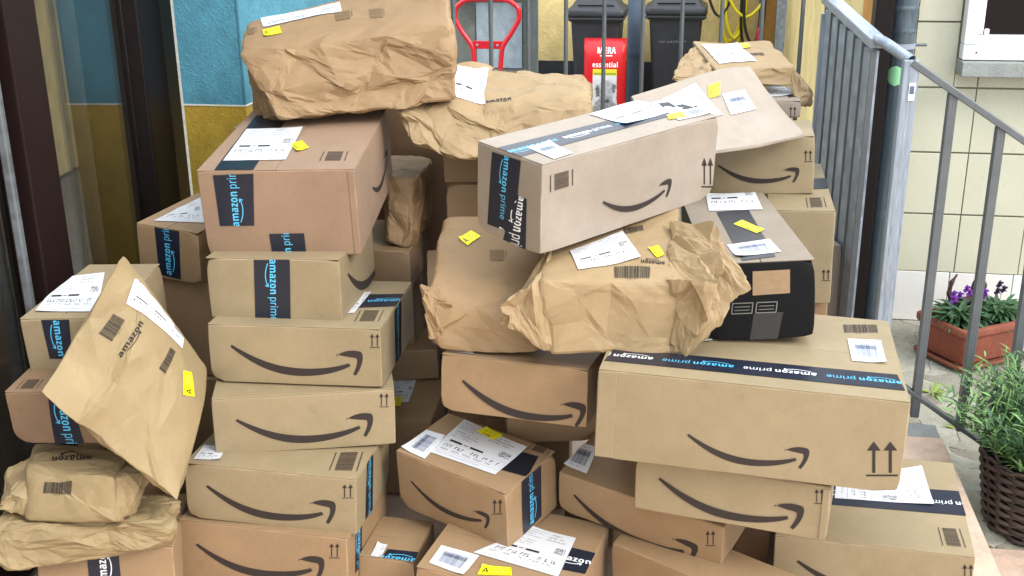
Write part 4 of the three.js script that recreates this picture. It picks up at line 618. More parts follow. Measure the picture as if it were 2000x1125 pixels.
// ---------- paper bags and mailers ----------
const triLerp = (h, x, y, z) => { const l = (a, b, t) => [0, 1, 2].map(k => a[k] * (1 - t) / 2 + b[k] * (1 + t) / 2); return l(l(l(h[6], h[7], x), l(h[4], h[5], x), y), l(l(h[2], h[3], x), l(h[0], h[1], x), y), z); };
const hash3 = (x, y, z, s) => { const q = v => Math.round(v * 4096) | 0; let n = (Math.imul(q(x), 374761393) ^ Math.imul(q(y), 668265263) ^ Math.imul(q(z), 1540483477) ^ Math.imul(s + 77, 1274126177)) | 0; n = Math.imul(n ^ (n >>> 15), 2246822519); n = Math.imul(n ^ (n >>> 13), 3266489917); n ^= n >>> 16; return (n >>> 0) / 2147483648 - 1; };
function paperForm(h, o) {                                    // stiff paper: jittered flat facets, split twice into smaller ones, meeting in sharp creases
  const k = o.k ?? 12, seed = o.seed, A = o.amp, thin = o.thin, D = [V3(...h[0]).distanceTo(V3(...h[1])), V3(...h[0]).distanceTo(V3(...h[2])), V3(...h[0]).distanceTo(V3(...h[4]))];
  const calm = o.calm ?? (() => 1);
  const base = c => { const m = Math.pow(Math.abs(c[0]) ** k + Math.abs(c[1]) ** k + Math.abs(c[2]) ** k, 1 / k), x = c[0] / m, y = c[1] / m, z = c[2] / m, p = triLerp(h, x, y, z); if (o.bend) o.bend(p, x, y, z); return p; };
  const cube = { F: (u, v) => [u, v, 1], K: (u, v) => [u, v, -1], T: (u, v) => [u, 1, -v], B: (u, v) => [u, -1, -v], R: (u, v) => [1, v, -u], L: (u, v) => [-1, v, -u] };
  const uvOf = { F: c => [c[0], c[1]], K: c => [c[0], c[1]], T: c => [c[0], -c[2]], B: c => [c[0], -c[2]], R: c => [-c[2], c[1]], L: c => [-c[2], c[1]] };
  const normal = c => {                                        // outward normal of the rounded form
    const e = 0.02, m = Math.max(...c.map(Math.abs)), ax = [Math.abs(c[0]) > m - 1e-6 ? Math.sign(c[0]) : 0, Math.abs(c[1]) > m - 1e-6 ? Math.sign(c[1]) : 0, Math.abs(c[2]) > m - 1e-6 ? Math.sign(c[2]) : 0], p = V3(...triLerp(h, ...c)), q = V3(...triLerp(h, c[0] + ax[0] * e / D[0], c[1] + ax[1] * e / Math.max(D[1], 0.01), c[2] + ax[2] * e / D[2]));
    return q.sub(p).normalize();
  };
  const st = o.step ?? 0.045, an = o.aniso ?? 1.5, tris = [], key = thin ? c => [c[0], 0, c[2]] : c => c;
  const gain = c => { let s = 0, n = 0; for (const f in cube) { const i = 'RLTBFK'.indexOf(f), ax = i >> 1, sg = i & 1 ? -1 : 1; if (Math.abs(c[ax] - sg) < 1e-6) { s += calm(f); n++; } } return n ? s / n : 1; };
  const vert = (c, amp) => { const n = normal(c), sgn = thin ? (c[1] >= 0 ? 1 : -1) * Math.min(1, Math.abs(c[1])) : 1, d = hash3(...key(c), seed) * amp * A * gain(c) * sgn, p = base(c); return { c, d, p: [p[0] + n.x * d, p[1] + n.y * d, p[2] + n.z * d], n }; };
  const snap = c => { const s = c.map(x => Math.round(x * 2048) / 2048); const m = Math.max(...s.map(Math.abs)); return s.map(x => Math.abs(x) > m - 2e-3 ? Math.sign(x) * 1 : x); };
  for (const f in cube) {
    const ua = f === 'R' || f === 'L' ? D[2] : D[0], va = f === 'T' || f === 'B' ? D[2] : D[1];
    const cnt = L => Math.max(1, Math.round(L / st)), nX = Math.max(2, Math.round(D[0] / (st * an))), nY = thin ? 1 : Math.max(2, cnt(D[1])), nZ = Math.max(2, cnt(D[2]));
    const nu = f === 'R' || f === 'L' ? nZ : nX, nv = f === 'T' || f === 'B' ? nZ : nY, per = [nX, nY, nZ];
    const node = (i, j) => { const c = cube[f](-1 + 2 * i / nu, -1 + 2 * j / nv); return snap(c.map((x, ax) => Math.abs(Math.abs(x) - 1) < 1e-6 ? Math.sign(x) : x + hash3(...key(c), seed + 11 + ax) * 0.7 / per[ax])); };
    for (let j = 0; j < nv; j++) for (let i = 0; i < nu; i++) { const q = [node(i, j), node(i + 1, j), node(i + 1, j + 1), node(i, j + 1)]; const fl = hash3(i / 50, j / 50, f.charCodeAt(0) / 90, seed) > 0; const t = fl ? [[0, 1, 2], [0, 2, 3]] : [[0, 1, 3], [1, 2, 3]]; for (const x of t) tris.push([f, ...x.map(n => vert(q[n], 1))]); }
  }
  let cur = tris;
  for (const amp of [0.42, 0.17, 0.07].slice(0, o.levels ?? 3)) {
    const next = [], mid = (a, b) => { const c = snap(a.c.map((x, i) => (x + b.c[i]) / 2)); const m = vert(c, amp), bp = base(c), ba = base(a.c), bb = base(b.c); const lin = a.p.map((x, i) => (x + b.p[i]) / 2), curve = bp.map((x, i) => x - (ba[i] + bb[i]) / 2); const d = m.d; return { c, d, p: lin.map((x, i) => x + curve[i] + [m.n.x, m.n.y, m.n.z][i] * d), n: m.n }; };
    for (const [f, a, b, c] of cur) { const x = mid(a, b), y = mid(b, c), z = mid(c, a); next.push([f, a, x, z], [f, x, b, y], [f, z, y, c], [f, x, y, z]); }
    cur = next;
  }
  const P = [], U = [], flat = {};
  for (const [f, a, b, c] of cur) {
    const flip = 'KLB'.includes(f), L = flip ? [a, c, b] : [a, b, c], ua = (f === 'R' || f === 'L' ? D[2] : D[0]) * 0.8, va = (f === 'T' || f === 'B' ? D[2] : D[1]) * 0.8;
    for (const q of L) { P.push(...q.p); const t = uvOf[f](q.c); U.push(t[0] * ua + seed, t[1] * va); }
    (flat[f] ??= []).push([uvOf[f](a.c), uvOf[f](b.c), uvOf[f](c.c), a, b, c]);
  }
  const g0 = new THREE.BufferGeometry(); g0.setAttribute('position', new THREE.Float32BufferAttribute(P, 3)); g0.setAttribute('uv', new THREE.Float32BufferAttribute(U, 2));
  const g = toCreasedNormals(g0, o.crease ?? 0.2);
  const faceN = (f, u, v, lift) => {
    let best = null, bd = -1e9; for (const t of flat[f]) { const [A0, B0, C0] = t, x0 = B0[0] - A0[0], y0 = B0[1] - A0[1], x1 = C0[0] - A0[0], y1 = C0[1] - A0[1], det = x0 * y1 - x1 * y0; if (Math.abs(det) < 1e-12) continue; const px = u - A0[0], py = v - A0[1], s = (px * y1 - x1 * py) / det, w = (x0 * py - px * y0) / det, m = Math.min(s, w, 1 - s - w); if (m > bd) { bd = m; best = [t, s, w]; if (m >= 0) break; } }
    const [t, s, w] = best, r = 1 - s - w, n = t[3].n; return [0, 1, 2].map(i => t[3].p[i] * r + t[4].p[i] * s + t[5].p[i] * w + [n.x, n.y, n.z][i] * lift);
  };
  return { g, faceN, D };
}
const PAPER = {
  T0: { label: 'large crumpled paper parcel lying on top of the left stack', mat: 'warm', seed: 3, amp: 0.013, k: 22, calm: f => f === 'T' ? 0.22 : f === 'F' ? 1.15 : 0.8 },
  T3: { label: 'crumpled paper bag between the top parcel and the long pale carton', mat: 'light', seed: 5, amp: 0.015, k: 9, ears: ['T3l'], calm: f => f === 'T' ? 0.5 : 1 },
  B1: { label: 'small paper wrapped parcel with folded end behind the left stack', mat: 'warm', seed: 7, amp: 0.009, k: 20, step: 0.035 },
  C1: { label: 'brown paper bag leaning below the taped end of the long carton', mat: 'warm', seed: 9, amp: 0.009, k: 14, ears: ['C1l'], calm: f => f === 'T' ? 0.45 : 0.9 },
  C2: { label: 'big gathered paper bag with white label in the middle of the pile', mat: 'light', seed: 11, amp: 0.009, k: 24, ears: ['C2r', 'C2l'], calm: f => f === 'T' ? 0.3 : 0.8 },
  L4: { label: 'flat brown paper mailer leaning against the left stack', mat: 'olive', seed: 13, thin: 1, amp: 0.009, k: 60, step: 0.07, name: 'paper_mailer', cat: 'mailer', bend: (p, x, y, z) => { const b = 0.04 * (1 - x * x) * (1 - z * z) + 0.016 * Math.sin(x * 2.2 + z) - 0.02 * Math.max(0, x) ** 2; p[0] += b * 0.55; p[1] += b * 0.6; p[2] += b * 0.6; } },
  L5: { label: 'small rolled paper parcel with barcode at lower left', mat: 'olive', seed: 15, amp: 0.007, k: 9, step: 0.04, ears: ['L5l', 'L5r'] },
  L6: { label: 'crumpled paper bag flattened under the small rolled parcel', mat: 'olive', seed: 17, amp: 0.013, k: 9 },
  T1: { label: 'paper wrapped parcel with twisted ends at the top right of the pile', mat: 'light', seed: 19, amp: 0.005, k: 24, ears: ['T1l', 'T1r'] },
  T2: { label: 'flat pale cardboard mailer lying aslant under the top right parcel', mat: 'card', seed: 23, thin: 1, amp: 0.0035, k: 80, step: 0.11, levels: 2, name: 'cardboard_mailer', cat: 'mailer', bend: (p, x, y, z) => { p[1] += 0.012 * Math.sin(x * 1.8 + 0.6) * (0.4 - z) + 0.008 * z * z; } },
};
const papers = {};
for (const n in PAPER) {
  const o = PAPER[n], g = group(o.name || 'paper_parcel', o.label, o.cat || 'parcel', o.cat ? undefined : 'paper parcels in the pile');
  const F = PAPER_FORMS[n], c = V3(0, 0, 0); F.forEach(p => c.add(V3(...p))); c.multiplyScalar(1 / 8); c.y = Math.min(...F.map(p => p[1])); g.position.copy(c);
  const mat = o.mat === 'card' ? M.card.pale : M.paper[o.mat], form = paperForm(F, o);
  form.g.translate(-c.x, -c.y, -c.z); mesh('wrapper', form.g, mat, g);
  (o.ears || []).forEach((e, i) => { const f = paperForm(PAPER_FORMS[e], { seed: o.seed + 40 + i, amp: n === 'T1' || n === 'L5' ? 0.008 : 0.014, step: n === 'T1' ? 0.024 : e === 'C2r' ? 0.042 : 0.032, aniso: 1, k: 12, calm: () => e === 'C2r' ? 1.3 : 1 }); f.g.translate(-c.x, -c.y, -c.z); mesh('gathered_end', f.g, mat, g); });
  papers[n] = { g, form, c };
}
PRINTS.forEach(([n, f, kind, quad, opt], i) => {
  if (cartons[n]) { const { g, form, S, topOff } = cartons[n]; const A = f === 'R' || f === 'L' ? S[2] : S[0], B = f === 'T' ? S[2] : S[1];
    printMesh(kind, quad, opt, (u, v, off) => { const cu = Math.max(-A / 2, Math.min(A / 2, u)), cv = Math.max(-B / 2, Math.min(B / 2, v)); const p = facePoint(f, S, cu, cv, off + (f === 'T' ? topOff : 0) + Math.max(0, form.panel(f, cu, f === 'T' ? -cv : f === 'R' ? cv : cv, A, B)) + 0.0003); p[1] += S[1] / 2; return p; }, g, 900 + i);
  } else { const { g, form, c } = papers[n]; const sc = (form.D[0]) / 2;
    printMesh(kind, quad, opt, (u, v, off) => { const p = form.faceN(f, Math.max(-0.97, Math.min(0.97, u)), Math.max(-0.97, Math.min(0.97, v)), off + 0.0012); return [p[0] - c.x, p[1] - c.y, p[2] - c.z]; }, g, 900 + i, sc, 2); }
});

// ================= YARD =================
function rectLoft(profile, corner = 0.03, seg = 5) {         // profile rows: half width, half depth, y
  const ring = (hw, hd, y) => { const o = [], c = Math.min(corner, hw * 0.9, hd * 0.9); for (const [sx, sz, a0] of [[1, 1, 0], [-1, 1, 1], [-1, -1, 2], [1, -1, 3]]) for (let i = 0; i <= seg; i++) { const a = (a0 + i / seg) * Math.PI / 2; o.push([sx * (hw - c) + Math.cos(a) * c, y, sz * (hd - c) + Math.sin(a) * c]); } o.push(o[0]); return o; };
  const R = profile.map(p => ring(...p)), n = R[0].length;
  const g = gridGeo(n - 1, R.length - 1, (u, v) => R[Math.round(v * (R.length - 1))][Math.round(u * (n - 1))]);
  const idx = g.index.array; for (let i = 0; i < idx.length; i += 3) { const t = idx[i + 1]; idx[i + 1] = idx[i + 2]; idx[i + 2] = t; }
  g.computeVertexNormals(); return uvScale(g, 1);
}
function wheelieBin(s, t, w, topY, label) {
  const g = group('wheelie_bin', label, 'bin', 'black bins in the yard'); g.position.copy(at(s, -0.18, t)); g.rotation.y = FY; const h = topY + 0.18, hw = w / 2;
  mesh('body', rectLoft([[hw * 0.62, hw * 0.66, 0], [hw * 0.64, hw * 0.68, 0.02], [hw * 0.86, hw * 0.92, h - 0.16], [hw * 0.93, hw, h - 0.155], [hw * 0.93, hw, h - 0.10]], 0.03), M.binPlastic, g);
  const lid = mesh('lid', rectLoft([[hw, hw * 1.06, h - 0.115], [hw * 1.02, hw * 1.08, h - 0.108], [hw * 1.02, hw * 1.08, h - 0.075], [hw * 0.95, hw, h - 0.066], [hw * 0.86, hw * 0.9, h - 0.055], [hw * 0.74, hw * 0.78, h - 0.012], [hw * 0.68, hw * 0.72, h], [0.02, 0.02, h + 0.004], [0.002, 0.002, h + 0.004]], 0.04), M.binPlastic, g);
  mesh('lid_groove', box(w * 0.62, 0.008, 0.012, 0.003), M.binPlastic, lid).position.set(0, h - 0.036, hw * 0.87);
  mesh('rim', box(w * 0.99, 0.02, w * 1.05, 0.006), M.binPlastic, g).position.set(0, h - 0.135, 0);
  const hb = mesh('handle', new THREE.CylinderGeometry(0.013, 0.013, w * 0.8, 12), M.binPlastic, g); hb.rotation.z = Math.PI / 2; hb.position.set(0, h - 0.10, -hw - 0.07);
  for (const x of [-1, 1]) { const wh = mesh('wheel', new THREE.CylinderGeometry(0.09, 0.09, 0.04, 20), M.cable, g); wh.rotation.z = Math.PI / 2; wh.position.set(x * hw * 0.72, 0.09, -hw * 0.7); }
  return g;
}
wheelieBin(-0.777, -8.7, 0.43, 0.80, 'black wheeled rubbish bin behind the red pet food bag');
{
  const g = wheelieBin(-0.19, -8.75, 0.45, 0.815, 'black wheeled rubbish bin right of the blue-grey pipe');
  const t = mesh('moulded_print', new THREE.PlaneGeometry(0.2, 0.026), print(srgb(120, 122, 126), { alphaMap: canvasTex(256, 32, (c, w, h) => { c.fillStyle = '#000'; c.fillRect(0, 0, w, h); scribble(c, rng(3), 4, 4, 248, 24, 235); }, false), transparent: true }), g); t.position.set(-0.02, 0.68, 0.2155); t.rotation.x = -0.06;
}
{ // pet food bag
  const g = group('pet_food_bag', 'red pet food bag with a grey dog picture in front of a bin', 'bag'); g.position.copy(at(-0.69, -0.18, -8.38)); g.rotation.y = FY;
  const H = 0.72, body = gridGeo(24, 24, (u, v) => { const a = u * TAU, th = 0.075 * Math.sqrt(Math.max(0.02, 1 - (2 * v - 0.9) ** 4 * 0.92)), k = 4, c = Math.cos(a), s = Math.sin(a), m = Math.pow(Math.abs(c) ** k + Math.abs(s) ** k, -1 / k); return [c * m * 0.155 * (1 + 0.02 * noise(u * 9, v * 9, 2)), v * H, s * m * th + 0.004 * noise(u * 14, v * 14, 5)]; });
  const ix = body.index.array; for (let i = 0; i < ix.length; i += 3) { const q = ix[i]; ix[i] = ix[i + 1]; ix[i + 1] = q; } body.computeVertexNormals(); mesh('sack', body, M.redBag, g);
  const pt = canvasTex(320, 640, (c, w, h) => {
    c.fillStyle = '#cf1720'; c.fillRect(0, 0, w, h); c.fillStyle = '#fff'; c.font = 'bold 62px sans-serif'; c.textAlign = 'center'; c.fillText('MERA', 176, 84, 170); c.fillRect(120, 96, 110, 8); c.font = 'bold 54px sans-serif'; c.fillText('essential', 168, 186, 240);
    c.fillStyle = '#e6dc3c'; c.fillRect(58, 200, 216, 48); c.fillStyle = '#9aa63a'; c.fillRect(66, 228, 200, 16);
    c.fillStyle = '#c2ccd4'; c.fillRect(58, 248, 216, 292); c.fillStyle = '#dde2e6'; c.fillRect(58, 248, 216, 60);
    const rr = rng(88); for (let i = 0; i < 900; i++) {              // soft grey dog portrait
      const x = 62 + rr() * 208, y = 290 + rr() * 246, head = Math.hypot((x - 176) / 72, (y - 372) / 84) < 1, body = y > 420 && Math.hypot((x - 170) / 108, (y - 540) / 130) < 1, ear = Math.hypot((x - 104) / 22, (y - 372) / 50) < 1 || Math.hypot((x - 250) / 18, (y - 338) / 36) < 1, dark = Math.hypot((x - 186) / 24, (y - 438) / 16) < 1 || Math.hypot((x - 146) / 10, (y - 366) / 9) < 1 || Math.hypot((x - 208) / 10, (y - 364) / 9) < 1;
      const t = dark ? 60 : ear ? 84 + rr() * 20 : head ? 158 + rr() * 40 - (y > 404 ? 30 : 0) : body ? 120 + rr() * 50 : 200 + rr() * 22; c.fillStyle = `rgba(${t | 0},${t | 0},${(t + 4) | 0},0.55)`; c.beginPath(); c.ellipse(x, y, dark || ear ? 8 : 12, dark || ear ? 9 : 14, rr() * 3, 0, TAU); c.fill(); }
    c.fillStyle = '#f1f2f3'; c.fillRect(58, 540, 216, 30); c.fillStyle = '#c8d63a'; c.fillRect(58, 566, 216, 60);
  });
  mesh('front_print', gridGeo(8, 20, (u, v) => { const V = 0.12 + v * 0.85, th = 0.075 * Math.sqrt(Math.max(0.02, 1 - (2 * V - 0.9) ** 4 * 0.92)); return [-0.13 + u * 0.26, V * H, th + 0.007 - 0.01 * (2 * u - 1) ** 4]; }), new THREE.MeshPhysicalMaterial({ map: pt, roughness: 0.35 }), g);
}
{ // upright barrow
  const g = group('wheelbarrow', 'grey wheelbarrow with red tubular handle standing upright at the yard wall', 'wheelbarrow'); g.position.copy(at(-1.585, -0.18, -8.55)); g.rotation.y = FY;
  const tray = rectLoft([[0.36, 0.52, 0.10], [0.345, 0.505, 0.10], [0.25, 0.36, -0.06], [0.02, 0.02, -0.062], [0.001, 0.001, -0.062]], 0.07); tray.rotateX(Math.PI / 2); tray.translate(0, 0.56, -0.2);
  M.tray.side = THREE.DoubleSide; mesh('tray', tray, M.tray, g);
  const pnl = mesh('tray_floor', box(0.36, 0.62, 0.006, 0.003), M.traySkyPale, g); pnl.position.set(0.03, 0.74, -0.252);
  const pts = [[-0.10, 0.0], [-0.10, 0.35], [-0.115, 0.62], [-0.20, 0.75], [-0.245, 0.84], [-0.235, 0.92], [-0.16, 0.975], [0, 0.985], [0.16, 0.975], [0.235, 0.92], [0.24, 0.84], [0.185, 0.74], [0.112, 0.62], [0.09, 0.35], [0.085, 0.0]].map(p => V3(p[0] - 0.005, p[1], 0.06));
  mesh('handle_frame', new THREE.TubeGeometry(new THREE.CatmullRomCurve3(pts, false, 'catmullrom', 0.3), 90, 0.019, 10), M.red, g);
  const cb = mesh('cross_bar', box(0.23, 0.06, 0.012, 0.004), M.red, g); cb.position.set(-0.003, 0.648, 0.062);
  for (const x of [-0.08, 0.075]) { const b = mesh('bolt', new THREE.CylinderGeometry(0.009, 0.009, 0.012, 10), M.zinc, cb); b.rotation.x = Math.PI / 2; b.position.set(x, 0, 0.009); }
  const wh = mesh('wheel', new THREE.TorusGeometry(0.15, 0.045, 12, 28), M.cable, g); wh.rotation.y = Math.PI / 2; wh.position.set(0, 0.2, -0.42);
}
{ const g = group('yard_pipe', 'blue-grey drain pipe on the yard wall between the two bins', 'pipe'); g.position.copy(at(-0.53, -0.18, -9.2)); g.rotation.y = FY; mesh('pipe', new THREE.LatheGeometry([[0.055, 0], [0.055, 0.48], [0.062, 0.485], [0.062, 0.54], [0.055, 0.55], [0.055, 3]].map(p => new THREE.Vector2(...p)), 24), M.pipeBlue, g); const c = mesh('bracket', new THREE.CylinderGeometry(0.061, 0.061, 0.03, 24), M.steel, g); c.position.y = 0.95; }
{ // hose and cables on the wall
  const loop = (x0, x1, yb, z, rad) => new THREE.TubeGeometry(new THREE.CatmullRomCurve3([V3(x0, 1.5, z), V3(x0 - 0.01, 1.0, z + 0.01), V3(x0 + 0.005, yb + 0.12, z + 0.015), V3((x0 + x1) / 2, yb, z + 0.02), V3(x1, yb + 0.12, z + 0.015), V3(x1 + 0.01, 1.0, z), V3(x1, 1.5, z)]), 50, rad, 8);
  const y = group('yellow_hose', 'coiled yellow hose hanging on the yard wall', 'hose'); y.position.copy(at(0.26, 0, -9.26)); y.rotation.y = FY;
  [[-0.11, 0.03, 0.42, 0], [-0.09, 0.05, 0.36, 0.03], [-0.07, 0.06, 0.45, 0.06], [-0.05, 0.2, 0.62, 0.09]].forEach(a => mesh('coil', loop(...a, 0.012), M.yellowHose, y));
  const b = group('black_cable', 'black cables hanging beside the yellow hose', 'cable'); b.position.copy(at(0.33, 0, -9.2)); b.rotation.y = FY;
  [[-0.28, -0.12, 0.62, 0], [-0.02, 0.1, 0.34, 0.02], [0.0, 0.13, 0.42, 0.05]].forEach(a => mesh('coil', loop(...a, 0.011), M.cable, b));
  const p = mesh('plug', new THREE.LatheGeometry([[0, 0], [0.022, 0], [0.026, 0.03], [0.026, 0.08], [0.018, 0.11], [0.012, 0.13], [0, 0.13]].map(q => new THREE.Vector2(...q)), 16), M.red, b); p.position.set(0.115, 0.42, 0.1);
}
{ const m = mesh('rusty_board', uvScale(box(0.13, 2.2, 0.03, 0.004), 1), M.rust); m.position.copy(at(0.505, 0.93, -9.24)); m.rotation.y = FY; tag(m, 'ochre rust stained board leaning on the yard wall', 'board'); }
{ const m = mesh('steel_post', uvScale(box(0.09, 2.6, 0.08, 0.004), 1), M.zinc); m.position.copy(at(0.612, 1.12, -9.16)); m.rotation.y = FY; tag(m, 'galvanised steel post beside the rust stained board', 'post'); }

// ================= PLANTS =================
function blades(list) { return mergeGeometries(list); }
function leafGeo(base, dirv, len, wid, curl, roll) {
  const d = dirv.clone().normalize(), side = V3(-d.z, 0, d.x); if (side.lengthSq() < 1e-4) side.set(1, 0, 0); side.normalize().applyAxisAngle(d, roll); const n = side.clone().cross(d);
  return gridGeo(2, 5, (u, v) => { const w = wid * Math.sin(Math.PI * Math.min(1, 0.08 + v * 0.92)) ** 0.8, p = base.clone().addScaledVector(d, v * len).addScaledVector(side, (u - 0.5) * w).addScaledVector(n, -curl * v * v * len + Math.abs(u - 0.5) * w * 0.35); p.y -= Math.abs(curl) * 0.25 * v * v * len; return [p.x, p.y, p.z]; });
}
{ // terracotta trough
  const P = at(0.985, 0, -3.88).add(V3(0, 0.006, 0)), ry = 24 * Math.PI / 180;
  const tray = group('trough_saucer', 'terracotta saucer under the flower trough', 'saucer'); tray.position.copy(P); tray.rotation.y = ry; tray.scale.set(0.84, 0.9, 0.9);
  mesh('dish', rectLoft([[0.001, 0.001, 0], [0.175, 0.118, 0], [0.186, 0.128, 0.004], [0.19, 0.132, 0.018], [0.184, 0.126, 0.02], [0.178, 0.12, 0.008], [0.001, 0.001, 0.007]], 0.02), M.terra, tray);
  const pot = group('flower_trough', 'rectangular terracotta flower trough on the paving behind the railing', 'planter'); pot.position.copy(P).add(V3(0, 0.012, 0)); pot.rotation.y = ry; pot.scale.set(0.84, 0.9, 0.9);
  mesh('trough', rectLoft([[0.001, 0.001, 0], [0.152, 0.095, 0], [0.156, 0.099, 0.006], [0.176, 0.118, 0.118], [0.187, 0.129, 0.121], [0.19, 0.132, 0.128], [0.19, 0.132, 0.148], [0.186, 0.128, 0.152], [0.170, 0.112, 0.152], [0.167, 0.109, 0.148], [0.163, 0.105, 0.12]], 0.018), M.terra, pot);
  mesh('soil', uvScale(box(0.33, 0.02, 0.212, 0.008), 1), M.soil, pot).position.y = 0.122;
  const r = rng(61);
  const spots = [[-0.085, 0.0], [0.005, -0.015], [0.095, 0.01]], names = ['pansy with violet flowers at the left end of the terracotta trough', 'pansy with a violet flower in the middle of the terracotta trough', 'pansy with dark flowers at the right end of the terracotta trough'];
  spots.forEach(([x, z], i) => {
    const pl = group('pansy_plant', names[i], 'plant', 'pansies in the trough'); pl.position.copy(V3(x * 0.9, 0.117, z * 0.9).applyAxisAngle(V3(0, 1, 0), ry)).add(pot.position); pl.rotation.y = ry;
    const L = []; for (let k = 0; k < 190; k++) { const a = r() * TAU, e = 0.1 + r() * 1.4, st = r() * 0.05; L.push(leafGeo(V3(Math.cos(a) * st, r() * 0.05, Math.sin(a) * st), V3(Math.cos(a), e, Math.sin(a)), 0.035 + r() * 0.035, 0.012 + r() * 0.01, 0.3 + r() * 0.5, (r() - 0.5))); }
    mesh('leaves', blades(L), M.pansyLeaf, pl);
    for (let k = 0; k < (i === 2 ? 3 : 4); k++) {
      const fx = (r() - 0.5) * 0.09, fz = 0.01 + (r() - 0.5) * 0.07, fy = 0.085 + r() * 0.03, petals = [];
      for (let q = 0; q < 5; q++) { const a = q / 5 * TAU + 0.3; petals.push(leafGeo(V3(fx, fy, fz), V3(Math.cos(a) * 0.9, Math.sin(a) * 0.9, 0.35), 0.017, 0.018, -0.2, 0.2)); }
      petals.push(leafGeo(V3(fx, fy - 0.05, fz - 0.01), V3(0, 1, 0.15), 0.05, 0.003, 0, 0));
      mesh('flower', blades(petals), i === 2 ? M.darkPetal : M.purple, pl);
    }
  });
  // cat figure
  const seg = [[0.035, 0.05, 0, 0.024], [-0.04, 0.05, 0, 0.022], [0.052, 0.10, 0, 0.02], [0.055, 0.112, 0, 0.023]];
  const mc = new MarchingCubes(44, new THREE.MeshBasicMaterial(), false, false, 60000); mc.isolation = 0;
  const cap = (p, a, b, ra, rb) => { const ab = b.clone().sub(a), t = Math.max(0, Math.min(1, p.clone().sub(a).dot(ab) / ab.lengthSq())); return p.distanceTo(a.clone().addScaledVector(ab, t)) - (ra + (rb - ra) * t); };
  const bones = [[V3(0.03, 0.06, 0), V3(-0.045, 0.06, 0), 0.026, 0.024], [V3(0.035, 0.06, 0), V3(0.055, 0.12, 0), 0.024, 0.02], [V3(0.055, 0.125, 0.004), V3(0.055, 0.128, 0.012), 0.024, 0.02], [V3(0.044, 0.142, 0), V3(0.04, 0.165, 0), 0.009, 0.002], [V3(0.066, 0.142, 0), V3(0.07, 0.165, 0), 0.009, 0.002], [V3(-0.05, 0.065, 0), V3(-0.068, 0.11, 0), 0.008, 0.007], [V3(-0.068, 0.11, 0), V3(-0.062, 0.15, 0), 0.007, 0.006], [V3(-0.062, 0.15, 0), V3(-0.044, 0.175, 0), 0.006, 0.004], [V3(0.03, 0.05, 0.012), V3(0.032, 0.0, 0.014), 0.012, 0.009], [V3(-0.04, 0.05, 0.012), V3(-0.042, 0.0, 0.014), 0.013, 0.009], [V3(0.03, 0.05, -0.012), V3(0.032, 0.0, -0.014), 0.012, 0.009], [V3(-0.04, 0.05, -0.012), V3(-0.042, 0.0, -0.014), 0.013, 0.009]];
  const n = 44, half = 0.1, q = V3(); for (let k = 0; k < n; k++) for (let j = 0; j < n; j++) for (let i = 0; i < n; i++) { q.set((i - n / 2) / (n / 2) * half, (j - n / 2) / (n / 2) * half + 0.09, (k - n / 2) / (n / 2) * half); let d = 1; for (const b of bones) { const e = cap(q, ...b), h = Math.max(0, 0.01 - Math.abs(d - e)) / 0.01; d = Math.min(d, e) - h * h * 0.0025; } mc.field[i + j * n + k * n * n] = -d; }
  mc.update(); const cnt = mc.count ?? mc.geometry.drawRange.count, cg = new THREE.BufferGeometry();
  cg.setAttribute('position', new THREE.BufferAttribute(mc.positionArray.slice(0, cnt * 3).map((v, i) => v * half + (i % 3 === 1 ? 0.09 : 0)), 3)); cg.setAttribute('normal', new THREE.BufferAttribute(mc.normalArray.slice(0, cnt * 3), 3));
  cg.computeVertexNormals();
  const cat = mesh('cat_figurine', uvScale(weld(cg), 1), M.terraDark); cat.position.copy(V3(0.01, 0.092, -0.066).applyAxisAngle(V3(0, 1, 0), ry)).add(pot.position); cat.rotation.y = ry - 0.1; tag(cat, 'small brown clay cat figure with raised tail in the flower trough', 'figurine');
}
